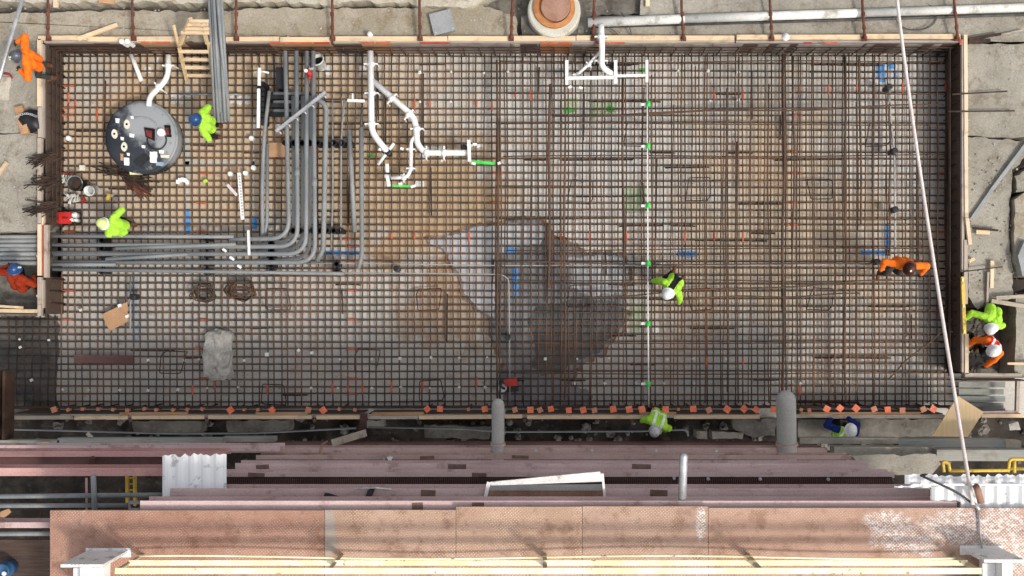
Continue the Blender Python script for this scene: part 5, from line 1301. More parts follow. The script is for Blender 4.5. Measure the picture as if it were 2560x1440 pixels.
# ---------------------------------------------------------------- white plumbing
def plumb(label, runs, clamps, group='white drain pipes', name='drain_pipe'):
    q0 = runs[0][0][0]
    t = thing(name, P(q0[0], q0[1], 0), label, 'pipe', group)
    for pts, r, rad in runs:
        obj('length', MB().tube(arc_path([P(*p) for p in pts], rad, 6), r, 12), MAT['pvc'], t, smooth=True)
    for (x, y, z, dx, dy, r) in clamps:
        c = P(x, y, z); d = Vector((dx, -dy, 0)).normalized() * .05
        obj('coupling', MB().tube([c - d, c + d], r * 1.25, 12), MAT['pvc'], t, smooth=True)
        s = Vector((-d.y, d.x, 0)).normalized()
        obj('hanger', MB().tube([c - s * r * 2.1 + Vector((0, 0, -.25)), c - s * r * 2.1 + Vector((0, 0, .02)), c + s * r * 2.1 + Vector((0, 0, .02)), c + s * r * 2.1 + Vector((0, 0, -.25))], .02, 6), MAT['pvc'], t)
    return t
plumb('white drain pipe with two bends leading into the black tank', [([(421, 138, .4), (421, 195, .4), (374, 243, .45), (372, 266, .5)], .062, .25)], [(421, 164, .4, 0, 1, .062), (397, 217, .42, -1, 1, .062)])
board('loose_pipe', 327, 133, 353, 204, .10, .10, 11, .10, MAT['pvc_dirty'], 'loose white pipe length lying on the bars near the top left corner', 'pipe') if False else pipe('loose_pipe', [P(326, 132, .12), P(354, 203, .12)], .052, MAT['pvc'], 'loose white pipe length lying on the bars near the top left corner', 'pipe', n=12, cap=False)
for i, x in enumerate((305, 319)):
    obj('round_fitting', MB().lathe([(.055, -.3), (.06, 0), (.06, .03), (.045, .045)], P(x, 104, FZ + .15), 16), MAT['pvc'], label=['left', 'right'][i] + ' one of two round white pipe ends on the top formwork', cat='pipe cap', smooth=False)
plumb('long white drain pipe from the top formwork branching diagonally to a stand', [
    ([(926, 128, .55), (929, 330, .5), (958, 367, .5), (968, 378, .45)], .072, .3),
    ([(930, 200, .5), (1035, 292, .5), (1042, 330, .5), (1042, 358, .5), (1062, 382, .5), (1168, 382, .5)], .070, .35),
    ([(1041, 338, .5), (1028, 352, .48), (1027, 425, .45), (1017, 443, .45), (978, 445, .42)], .043, .2),
    ([(985, 358, .5), (970, 378, .45), (945, 412, .4)], .038, .1)],
    [(927, 160, .52, 0, 1, .072), (929, 233, .5, 0, 1, .072), (929, 310, .5, 0, 1, .072), (980, 247, .5, 1, .9, .07), (1022, 287, .5, 1, .9, .07), (1042, 322, .5, 0, 1, .07), (1066, 382, .5, 1, 0, .07), (1110, 382, .5, 1, 0, .07), (1027, 373, .46, 0, 1, .043), (1027, 421, .45, 0, 1, .043), (1010, 445, .44, 1, 0, .043)])
c = P(926, 88, FZ)
obj('vent_pipe', MB().tube([c + Vector((0, 0, -.5)), c + Vector((0, 0, .12))], .055, 14), MAT['pvc'], label='white pipe stub standing behind the top formwork above the branching pipe', cat='pipe', smooth=True)
c = P(1963, 94, FZ)
obj('vent_pipe', MB().tube([c + Vector((0, 0, -.5)), c + Vector((0, 0, .10))], .06, 14).lathe([(.085, .0), (.085, .06), (.065, .06)], c, 14), [MAT['pvc']], label='round white pipe stub with dark collar on the right part of the top formwork', cat='pipe', smooth=True)

def stand(label, x0, y0, x1, y1, z, w=8):
    return board('pipe_stand', x0, y0, x1, y1, z, z, w, .06, MAT['pvc'], label, 'pipe stand', 'white pipe stands')
stand('white stand across the right end of the branching pipe', 1172, 350, 1174, 404, .62)
stand('short white stand piece above another at the lower drain bend', 968, 410, 969, 431, .5, 8)
stand('short white stand piece below another at the lower drain bend', 968, 439, 973, 466, .5, 8)
for i, (x0, y0, x1, y1, lb) in enumerate([(1180, 405, 1237, 409, 'green-painted bar beside the stand of the branching pipe'), (982, 465, 1026, 466, 'thin green-painted bar below the lower drain bend')]):
    board('green_bar', x0, y0, x1, y1, .45, .42, 7 - 2 * i, .05, MAT['green_paint'], lb, 'bar')
for i, (x, y, w) in enumerate([(1184, 409, 10), (1248, 408, 8), (1033, 466, 12), (1001, 460, 9), (1187, 361, 10), (950, 374, 7), (1005, 372, 8)]):
    obj('tape_bit', MB().box(P(x, y, .46), (M(w), M(6), .04), R.uniform(-.4, .4)), MAT['pvc'], label='small white plastic bit ' + ['at the left end of the upper green bar', 'beyond the right end of the upper green bar', 'at the right end of the lower green bar', 'above the lower green bar', 'right of the stand of the branching pipe', 'left of the crossed white pipes', 'right of the crossed white pipes'][i], cat='plastic bit', group='white plastic bits by the drain pipes')

# white frame near the top middle
plumb('white drain pipe coming over the top formwork with a forked lower end', [
    ([(1503, 62, GZ + .3), (1504, 100, FZ + .16), (1505, 118, FZ + .1), (1504, 160, .62), (1510, 172, .6), (1532, 186, .55)], .068, .2),
    ([(1500, 130, .6), (1472, 160, .5), (1440, 190, .45)], .036, .1)],
    [(1503, 152, .62, 0, 1, .068), (1472, 162, .5, -1, 1, .036), (1503, 92, FZ + .18, 0, 1, .068)])
stand('left upright stand of the white pipe frame at the top', 1417, 151, 1417, 212, .62, 8)
stand('middle upright stand of the white pipe frame at the top', 1539, 151, 1539, 210, .62, 8)
stand('right upright stand of the white pipe frame at the top, above the long thin pipe', 1617, 150, 1617, 206, .62, 7)
stand('left cross bar of the white pipe frame at the top', 1421, 196, 1536, 194, .62, 8)
stand('right cross bar of the white pipe frame at the top', 1543, 190, 1614, 189, .62, 6)
for i, (x, y) in enumerate([(1425, 218), (1452, 220), (1436, 188), (1590, 190)]):
    obj('tape_bit', MB().box(P(x, y, .5), (M(9), M(6), .04), R.uniform(-.6, .6)), MAT['pvc'], label='small white plastic bit ' + ['under the left stand of the white pipe frame', 'below the left cross bar of the white pipe frame', 'inside the left corner of the white pipe frame', 'on the right cross bar of the white pipe frame'][i], cat='plastic bit', group='white plastic bits at the pipe frame')
# long thin white pipe with green clips
pipe('thin_white_pipe', [P(1618, 206, .5), P(1619, 500, .5), P(1620, 800, .5), P(1622, 1018, .5)], .016, MAT['pvc'], 'long thin white pipe running straight down the right half of the pit', n=10, cap=False)
gl = ['topmost', 'second', 'third', 'fourth', 'fifth', 'lowest']
for i, y in enumerate((260, 365, 514, 658, 809, 960)):
    c = P(1621, y, .5)
    t = thing('pipe_clip', c, gl[i] + ' green clip on the long thin white pipe' + (', counted from above' if 0 < i < 5 else ''), 'clip', 'green clips on the thin white pipe')
    obj('collar', MB().tube([c + Vector((0, -.06, 0)), c + Vector((0, .06, 0))], .05, 10), MAT['green_paint'], t, smooth=True)
    obj('foot', MB().box(c + Vector((-.10, 0, -.06)), (.12, .06, .04)), MAT['pvc'], t)

# ---------------------------------------------------------------- black tank with clutter
tk = thing('tank', P(352, 343, 0), 'big round black plastic tank lid with clutter on top', 'tank')
tc = P(352, 343, .45)
tr_ = M(88, .45)
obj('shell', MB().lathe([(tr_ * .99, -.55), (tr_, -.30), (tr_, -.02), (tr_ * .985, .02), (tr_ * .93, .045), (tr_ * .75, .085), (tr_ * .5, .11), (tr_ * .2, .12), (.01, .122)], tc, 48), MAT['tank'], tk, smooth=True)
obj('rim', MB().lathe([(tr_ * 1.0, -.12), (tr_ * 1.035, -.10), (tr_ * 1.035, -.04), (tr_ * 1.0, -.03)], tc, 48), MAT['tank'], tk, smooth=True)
def on_tank(px, py, dz=0.0):
    q = P(px, py, .6); d = (q - tc).xy.length / tr_
    z = tc.z + .125 - .08 * d ** 2.4 + dz
    return P(px, py, z)
for pts in ([(360, 318), (386, 322), (385, 352), (364, 342)], [(410, 313), (424, 313), (427, 342), (417, 342)]):
    zz = on_tank(sum(p[0] for p in pts) / 4, sum(p[1] for p in pts) / 4, .035).z
    h = obj('hatch', MB().prism(pxs(pts, zz), zz - .08, zz), MAT['hole'], tk)
    cx = sum(p[0] for p in pts) / 4; cy = sum(p[1] for p in pts) / 4
    obj('seal', MB().prism(pxs([(cx + (x - cx) * .62 - 1, cy + (y - cy) * .62 + 1) for x, y in pts], zz), zz, zz + .006), MAT['dark_red'], h)
for k in range(20):
    q = k * math.pi / 10 + .1
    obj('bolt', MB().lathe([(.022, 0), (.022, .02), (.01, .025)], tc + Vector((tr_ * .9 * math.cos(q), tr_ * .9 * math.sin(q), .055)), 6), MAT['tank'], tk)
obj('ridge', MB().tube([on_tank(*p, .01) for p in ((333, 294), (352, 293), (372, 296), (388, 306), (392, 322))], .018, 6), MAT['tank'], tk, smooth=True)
fl = [(318, 311, 0.0), (287, 335, 0.1), (311, 367, 0.0)]
for i, (x, y, a) in enumerate(fl):
    c = on_tank(x, y, .02)
    t = thing('flange_fitting', c, ['cream flange fitting with a hole, upper one on the tank', 'cream flange fitting with a hole, leftmost on the tank', 'cream flange fitting with a hole, lower one on the tank'][i], 'fitting', 'flange fittings on the tank')
    rot = Matrix.Rotation(a, 3, 'Z')
    ol = [c + rot @ Vector((.055 * math.cos(q) * (1 + .25 * abs(math.cos(q))), .10 * math.sin(q) * (1 + .1 * abs(math.sin(q))), 0)) for q in [k * math.pi / 10 for k in range(20)]]
    obj('plate', MB().prism([(p.x, p.y) for p in ol], c.z - .01, c.z + .025), MAT['cream'], t)
    obj('bore', MB().lathe([(.026, 0), (.026, .034), (.005, .034)], c, 12), MAT['hole'], t)
small = [(294, 302, 10, 12, 'paper', 'white square scrap on the upper left of the tank'), (331, 294, 8, 7, 'paper', 'small round white scrap near the top of the tank'), (330, 339, 12, 10, 'paper', 'white wad in the middle of the tank'), (306, 347, 8, 9, 'paper', 'small white scrap between two flange fittings'),
         (317, 404, 13, 20, 'paper', 'white tag near the lower edge of the tank'), (321, 386, 7, 8, 'paper', 'small white scrap above the white tag on the tank'), (359, 367, 9, 8, 'paper', 'small pale scrap above the black tablet'), (384, 393, 18, 28, 'paper', 'crumpled white paper right of the black tablet'),
         (404, 380, 12, 9, 'paper', 'small white scrap at the right of the tank'), (413, 391, 22, 9, 'cream', 'flat pinkish-cream piece at the right edge of the tank'), (400, 410, 20, 10, 'blue_paint', 'faded blue rag at the lower right of the tank'), (305, 393, 8, 18, 'cardboard', 'tan strip at the lower left of the tank')]
for i, (x, y, w, h, mm, lb) in enumerate(small):
    z = on_tank(x, y, .012).z
    obj('scrap', MB().prism(jag(pxs([(x - w / 2, y - h / 2), (x + w / 2, y - h / 2 + 1), (x + w / 2 - 1, y + h / 2), (x - w / 2 + 1, y + h / 2 - 1)], z), .01, .05, i + 7), z - .01, z + .02), MAT[mm] if mm != 'blue_paint' else simple("faded_blue_rag", (.2, .3, .4, 1), (.3, .38, .45, 1), 5, .9, bump=0), label=lb, cat='scrap')
c = on_tank(408, 334, .0)
obj('cup', MB().lathe([(.07, 0), (.085, .12), (.09, .12), (.09, .135), (.01, .14)], c, 24), MAT['pvc'], label='round white lidded cup on the right side of the tank', cat='cup')
c = on_tank(354, 402, .02)
obj('tablet', MB().prism(pxs([(335, 404), (361, 382), (375, 395), (350, 418)], c.z), c.z - .01, c.z + .015), MAT['black_plastic'], label='black tablet lying at the lower edge of the tank', cat='tablet')
obj('cable_loop', MB().tube([on_tank(392 + 24 * math.cos(a), 350 + 24 * math.sin(a), .03) for a in [k * math.pi / 10 for k in range(-2, 12)]], .016, 6), MAT['black_plastic'], label='black cable loop round the white cup on the tank', cat='cable', smooth=True)
obj('yellow_block', MB().box(P(340, 430, .35), (M(27), M(13), .10), .03), MAT['yellow_pale'], label='pale yellow block at the foot of the tank', cat='block')

# ---------------------------------------------------------------- ladder and conduit bundle at the top left
ld = thing('wooden_ladder', P(495, 195, 0), 'wooden ladder leaning over the top formwork beside the conduit bundle', 'ladder')
def lz(y): return .12 + (192 - y) / 147 * 1.7
obj('side_rail', MB().bar(P(448, 118, lz(118)), P(468, 205, .06), .05, .09), MAT['ladder'], ld)
obj('side_rail', MB().bar(P(522, 108, lz(108)), P(534, 200, .06), .05, .09), MAT['ladder'], ld)
obj('side_rail', MB().bar(P(476, 46, lz(46)), P(450, 112, lz(112)), .05, .09), MAT['ladder'], ld)
obj('side_rail', MB().bar(P(505, 54, lz(54)), P(518, 108, lz(108)), .05, .09), MAT['ladder'], ld)
for y, x0, x1 in [(53, 474, 522), (62, 469, 521), (72, 463, 523), (82, 453, 523), (129, 447, 523), (149, 453, 525), (169, 460, 529), (189, 466, 532)]:
    obj('rung', MB().bar(P(x0, y, lz(y) + .05), P(x1, y + .5, lz(y) + .05), M(8, lz(y)), .04), MAT['lumber_x'], ld)
obj('grab_post', MB().tube(arc_path([P(434, 62, 1.5), P(440, 88, 1.3), P(446, 116, 1.0)], .2, 4), .04, 8), MAT['ladder'], ld, smooth=True)
for i, (x0, x1, dz, ye) in enumerate([(521, 538, 0, 303), (529, 546, .05, 306), (537, 556, 0, 306), (545, 563, .05, 305), (551, 572, 0, 303), (533, 551, .10, 280), (541, 568, .12, 250)]):
    pipe('conduit', [P(x0, -40, 1.25 + dz), P((x0 * .6 + x1 * .4), 100, 1.05 + dz), P(x1, ye, .6 + dz)], .038, MAT['conduit'], ['leftmost grey conduit', 'second grey conduit from the ladder', 'middle grey conduit', 'fourth grey conduit from the ladder', 'rightmost grey conduit', 'short upper grey conduit on the left', 'shortest grey conduit on top'][i] + ' of the bundle over the top formwork', 'conduit', 'conduit bundle by the ladder', n=10, cap=False)

# ---------------------------------------------------------------- clutter on the left part of the mat
def dots(lst, label, group, r=.07):
    for x, y in lst:
        c = P(x, y, .08)
        obj('round_fitting', MB().lathe([(r, -.06), (r * 1.05, 0), (r * 1.0, .04), (r * .8, .055)], c, 14), MAT['pvc'], label=label, cat='pipe cap', group=group)
for i, (x, y, lb) in enumerate([(172, 346, 'round white cap alone left of the tank'), (629, 346, 'round white cap beside the leaning conduit pair'), (576, 435, 'round white cap left of the perforated strut'), (614, 433, 'round white cap right of the perforated strut'), (634, 420, 'round white cap just above another near the leaning conduits')]):
    obj('round_fitting', MB().lathe([(.06, -.06), (.063, 0), (.06, .04), (.045, .055)], P(x, y, .1), 14), MAT['pvc'], label=lb, cat='pipe cap')
mb = MB()
for k in range(5):
    a = k * .62 + .3
    mb.prism(jag(pxs([(457 + 12 * math.cos(a) - 4, 458 - 9 * math.sin(a) - 5), (457 + 12 * math.cos(a) + 4, 458 - 9 * math.sin(a) - 4), (457 + 12 * math.cos(a) + 3, 458 - 9 * math.sin(a) + 6), (457 + 12 * math.cos(a) - 4, 458 - 9 * math.sin(a) + 5)], .1), .01, .05, k), .07, .11 + .01 * k)
obj('crumpled_paper', mb, MAT['paper'], label='crumpled white paper on the bars right of the brown wire tangle', cat='paper')
obj('lime_rag', MB().prism(jag(pxs([(508, 452), (516, 448), (520, 455), (511, 459)], .1), .01, .03, 2), .08, .11), MAT['hi_lime'], label='tiny lime scrap on the bars right of the crumpled paper', cat='scrap')

def bucket(px, py, r, h, mat_, label, fill, tilt=(0, 0)):
    c = P(px, py, .06)
    t = thing('bucket', c, label, 'bucket', 'buckets near the tank')
    rot = Matrix.Rotation(tilt[0], 3, 'X') @ Matrix.Rotation(tilt[1], 3, 'Y')
    obj('shell', bucket_mesh(c, r, h, rot), mat_, t, smooth=True)
    obj('contents', MB().lathe([(r * .8, h * .6), (r * .78, h * .63), (.01, h * .65)], c, 16, rot), fill, t)
    obj('handle', MB().tube([c + rot @ Vector((r * 1.05 * math.cos(a), r * 1.05 * math.sin(a), h + .02)) for a in [k * math.pi / 8 for k in range(9)]], .008, 5), MAT['galv'], t, smooth=True)
bucket(206, 464, .17, .36, MAT['dark_cloth'], 'dark bucket with tools below left of the tank', MAT['rebar_dark'])
bucket(239, 473, .115, .34, MAT['pvc'], 'white bucket next to the dark one below left of the tank', MAT['grey_box'], (.25, 0))
for i, (x, y, s, mm, lb) in enumerate([(165, 450, 15, 'pvc_dirty', 'heap of pale fittings left of the dark bucket'), (182, 496, 14, 'pvc_dirty', 'heap of small pale fittings below the dark bucket')]):
    mb = MB(); r2 = random.Random(i + 4)
    for k in range(12):
        q = P(x + r2.uniform(-s, s), y + r2.uniform(-s * .6, s * .6), .1); d = Vector((r2.uniform(-1, 1), r2.uniform(-1, 1), 0)).normalized() * .06
        mb.tube([q - d, q + d], .022, 6)
    obj('fittings', mb, MAT[mm], label=lb, cat='fittings')
obj('red_scrap', MB().box(P(209, 501, .1), (.10, .08, .05), .4), MAT['red_paint'], label='small red scrap between the buckets and the red box', cat='scrap')
yt = thing('tape_measure', P(273, 493, .1), 'small yellow tape case on the bars right of the buckets', 'tape measure')
obj('case', MB().box(P(272, 493, .13), (.07, .15, .08), -.2), MAT['yellow'], yt)
obj('button', MB().box(P(281, 490, .12), (.05, .07, .06), -.2), MAT['grey_box'], yt)
obj('white_card', MB().box(P(206, 420, .1), (M(14), M(13), .03)), MAT['cream'], label='small pale square card above the dark bucket', cat='card')
rb = thing('red_tool_box', P(163, 545, 0), 'bright red tool box against the left edge of the mat', 'tool box')
obj('body', MB().box(P(163, 545, .14), (M(30), M(27), .26)), MAT['red_paint'], rb)
obj('lid', MB().box(P(163, 545, .29), (M(31), M(28), .035)), simple("bright_red", (.46, .02, .018, 1), (.55, .03, .025, 1), 4, .45, bump=0), rb)
obj('handle', MB().tube(arc_path([P(157, 545, .31), P(157, 545, .37), P(169, 545, .37), P(169, 545, .31)], .02, 3), .01, 6), MAT['black_plastic'], rb)
ty = thing('tray', P(192, 545, 0), 'black tray with three white bottles beside the red tool box', 'tray')
obj('pan', MB().box(P(192, 545, .08), (M(22), M(28), .04)), MAT['black_plastic'], ty)
for i, (x, y, r, lb) in enumerate([(194, 539, .07, 'larger white bottle on the black tray'), (188, 551, .045, 'left one of two small white bottles on the black tray'), (198, 552, .045, 'right one of two small white bottles on the black tray')]):
    obj('bottle', MB().lathe([(r, 0), (r, .16), (r * .9, .19), (r * .4, .21), (r * .4, .24), (.005, .24)], P(x, y, .10), 16), MAT['pvc'], label=lb, cat='bottle', smooth=True)

# bundles of rusty tie wire and starter bars
def wires(px, py, ang, spread, n, l, z, label, mat_='rebar_dark', r=.011, name='wire_bundle', drop=.2, seed=1):
    rr = random.Random(seed); mb = MB(); c = P(px, py, z)
    for k in range(n):
        a = ang + rr.uniform(-spread, spread); d = Vector((math.cos(a), math.sin(a), 0)); s = Vector((-d.y, d.x, 0))
        ln = l * rr.uniform(.55, 1.1)
        o = c + s * rr.uniform(-.10, .10) - Vector((math.cos(ang), math.sin(ang), 0)) * rr.uniform(0, .35)
        mb.tube([o, o + d * ln * .5 + Vector((0, 0, rr.uniform(-.02, .08))), o + d * ln + Vector((0, 0, rr.uniform(-drop, .03)))], r, 5)
    return obj(name, mb, MAT[mat_], label=label, cat='wire bundle', group='rust-brown wire bundles', smooth=True)
wires(112, 398, math.radians(195), .4, 34, .50, FZ + .06, 'upper bristling brown wire bundle on the left formwork', seed=1)
wires(112, 455, math.radians(185), .4, 30, .50, FZ + .06, 'middle bristling brown wire bundle on the left formwork', seed=2)
wires(112, 518, math.radians(188), .35, 38, .60, FZ + .06, 'lower bristling brown wire bundle on the left formwork', seed=3)
wires(330, 440, math.radians(-20), .45, 46, .55, .28, 'dark brown tangle of tie wire at the foot of the tank', seed=4)
wires(340, 462, math.radians(-35), .35, 40, .45, .20, 'loose brown wire fan on the bars below the tank', 'iron_brown' if False else 'rust_rod', seed=5)
wires(275, 425, math.radians(165), .3, 26, .45, .24, 'blackish wire bundle pointing left at the foot of the tank', seed=6)
def coil(px, py, label, seed):
    rr = random.Random(seed); mb = MB()
    for k in range(8):
        w = rr.uniform(20, 40); h = rr.uniform(10, 26); z = .08 + .03 * k
        ox, oy = rr.uniform(-5, 5), rr.uniform(-5, 5)
        q = [P(px + ox - w, py + oy, z), P(px + ox - w * .6, py + oy - h, z), P(px + ox + w * .7, py + oy - h, z), P(px + ox + w, py + oy + h * .5, z), P(px + ox + w * .3, py + oy + h, z), P(px + ox - w * .7, py + oy + h * .7, z), P(px + ox - w, py + oy, z)]
        mb.tube(arc_path(q, .03, 2), .014, 5)
    obj('bent_bars', mb, MAT['rebar_top'], label=label, cat='rebar', group='stacks of bent bars', smooth=True)
coil(508, 736, 'stack of bent rusty hoops on the bars below the conduits, left one', 1)
coil(603, 730, 'stack of bent rusty hoops on the bars below the conduits, right one', 2)
board('rusty_plank', 186, 897, 334, 899, .16, .16, 20, .05, MAT['steel_dark'], 'long dark brown plank lying on the bars at the lower left', 'plank')
# boulder
def boulder(label):
    mb = MB(); n, k = 26, 18; vs = []; fs = []
    c = P(547, 888, .05)
    for i in range(k + 1):
        th = math.pi * i / k
        for j in range(n):
            a = 2 * math.pi * j / n
            d = Vector((math.sin(th) * math.cos(a), math.sin(th) * math.sin(a), math.cos(th)))
            e = Vector((max(-.78, min(.78, d.x * 1.1)), max(-.85, min(.85, d.y * 1.1)), d.z))
            s = 1 + .22 * noise.fractal(d * 2.2 + Vector((4, 2, 1)), 1.0, 2.0, 5)
            vs.append(c + Vector((e.x * s * .40, e.y * s * .66, max(-.1, e.z * s * .20))))
    for i in range(k):
        for j in range(n):
            j2 = (j + 1) % n
            fs.append((i * n + j, (i + 1) * n + j, (i + 1) * n + j2, i * n + j2))
    obj('boulder', mb.add(vs, fs), MAT['boulder'], label=label, cat='boulder')
boulder('pale rough boulder lying on the bars at the lower left')

# red compactor-like tool at the foot of the pit
rt = thing('cutting_tool', P(1274, 960, .2), 'red and black cutting tool at the foot of the thin turning conduit', 'tool')
obj('body', MB().bar(P(1262, 957, .42), P(1294, 955, .44), .16, .16), MAT['red_paint'], rt)
obj('handle', MB().tube(arc_path([P(1256, 952, .5), P(1250, 966, .55), P(1262, 972, .5)], .06, 3), .03, 8), MAT['black_plastic'], rt, smooth=True)
obj('handle', MB().tube(arc_path([P(1292, 950, .45), P(1304, 948, .45), P(1308, 952, .4)], .06, 3), .035, 8), MAT['black_plastic'], rt, smooth=True)
obj('blade', MB().lathe([(.10, -.012), (.10, .012)], P(1256, 970, .36), 20), MAT['galv'], rt)
obj('skid', MB().bar(P(1252, 970, .22), P(1296, 966, .22), .22, .10), MAT['black_plastic'], rt)

# ---------------------------------------------------------------- rebar caps along the lower formwork
bright = [(576, 1), (680, 1), (808, 1), (1068, 1), (1100, 0), (1212, 0), (1326, 0), (1377, 0), (1422, 0), (1458, 0), (1533, 0), (1573, 0), (1605, 0), (1664, 0), (1733, 0), (1818, 1), (1860, 1), (1890, 1), (1934, 0), (2067, 1), (2100, 1), (2140, 1), (2219, 0), (2333, 1), (2380, 1)]
dim = [(135, 14), (170, 8), (206, 8), (245, 8), (282, 8), (318, 9), (360, 8), (390, 8), (432, 8), (468, 8), (505, 8), (610, 6), (644, 8), (771, 14), (848, 8), (887, 8), (1171, 8), (1287, 13), (1350, 13), (1486, 13), (1635, 8), (1696, 7), (1772, 14), (2003, 8), (2023, 9), (2185, 14), (2256, 14), (2308, 14)]
def cap(px, py, size, rotz, mat_, label, group):
    z = .98; s = M(size, z)
    c = P(px, py, z)
    t = thing('rebar_protector', c, label, 'rebar cap', group)
    rot = Matrix.Rotation(rotz, 3, 'Z') @ Matrix.Rotation(R.uniform(-.12, .12), 3, 'X')
    obj('top', MB().box(c, (s, s, .025), rot), mat_, t)
    obj('socket', MB().lathe([(.024, -.14), (.032, -.012)], c, 8), mat_, t)
    f = P(px, py, z)
    obj('dowel', MB().tube([Vector((f.x, f.y + .02, -.1)), Vector((f.x, f.y, z - .1))], .017, 6), MAT['rebar_dark'], t, smooth=True)
ORD = 'first second third fourth fifth sixth seventh eighth ninth tenth eleventh twelfth thirteenth fourteenth fifteenth sixteenth seventeenth eighteenth nineteenth twentieth twenty-first twenty-second twenty-third twenty-fourth twenty-fifth'.split()
for kk, (x, dia) in enumerate(bright):
    cap(x, 1024 - (x > 1500) * 1.5 + R.uniform(-2, 2), R.uniform(14, 16.5), math.pi / 4 + R.uniform(-.3, .3) if dia else R.uniform(-.25, .25), MAT['cap'],
        '%s bright orange rebar cap from the left, %s, by the lower formwork' % (ORD[kk], 'turned cornerwise' if dia else 'set square'), 'orange rebar caps along the lower formwork')
nb = ns = 0
for x, s in dim:
    nb += s > 11; ns += s <= 11
    cap(x, 1024 + R.uniform(-2, 2), s, R.uniform(-.5, .5), MAT['cap_old'], ('%s faded brownish large rebar cap from the left by the lower formwork' % ORD[nb - 1]) if s > 11 else ('%s small dull rebar cap from the left by the lower formwork' % ORD[ns - 1]), 'faded rebar caps along the lower formwork')
# ---------------------------------------------------------------- people
def capsule(mb, a, b, ra, rb, n=12, m=4):
    a = Vector(a); b = Vector(b)
    d = b - a
    if d.length < 1e-4: d = Vector((0, 0, 1e-3)); b = a + d
    u = d.normalized()
    pts = []; rs = []
    for i in range(m, 0, -1):
        t = math.pi / 2 * i / m
        pts.append(a - u * ra * math.sin(t)); rs.append(max(1e-3, ra * math.cos(t)))
    pts.append(a); rs.append(ra); pts.append(b); rs.append(rb)
    for i in range(1, m + 1):
        t = math.pi / 2 * i / m
        pts.append(b + u * rb * math.sin(t)); rs.append(max(1e-3, rb * math.cos(t)))
    mb.tube(pts, 0, n, rs=rs)

def ik(a, target, l1, l2, hint):
    a = Vector(a); t = Vector(target); d = t - a; L = d.length
    L2 = min(L, (l1 + l2) * .995)
    u = d.normalized(); t = a + u * L2
    x = (l1 * l1 - l2 * l2 + L2 * L2) / (2 * L2)
    h = math.sqrt(max(0, l1 * l1 - x * x))
    hv = Vector(hint); hv = (hv - u * hv.dot(u)).normalized()
    return a + u * x + hv * h, t

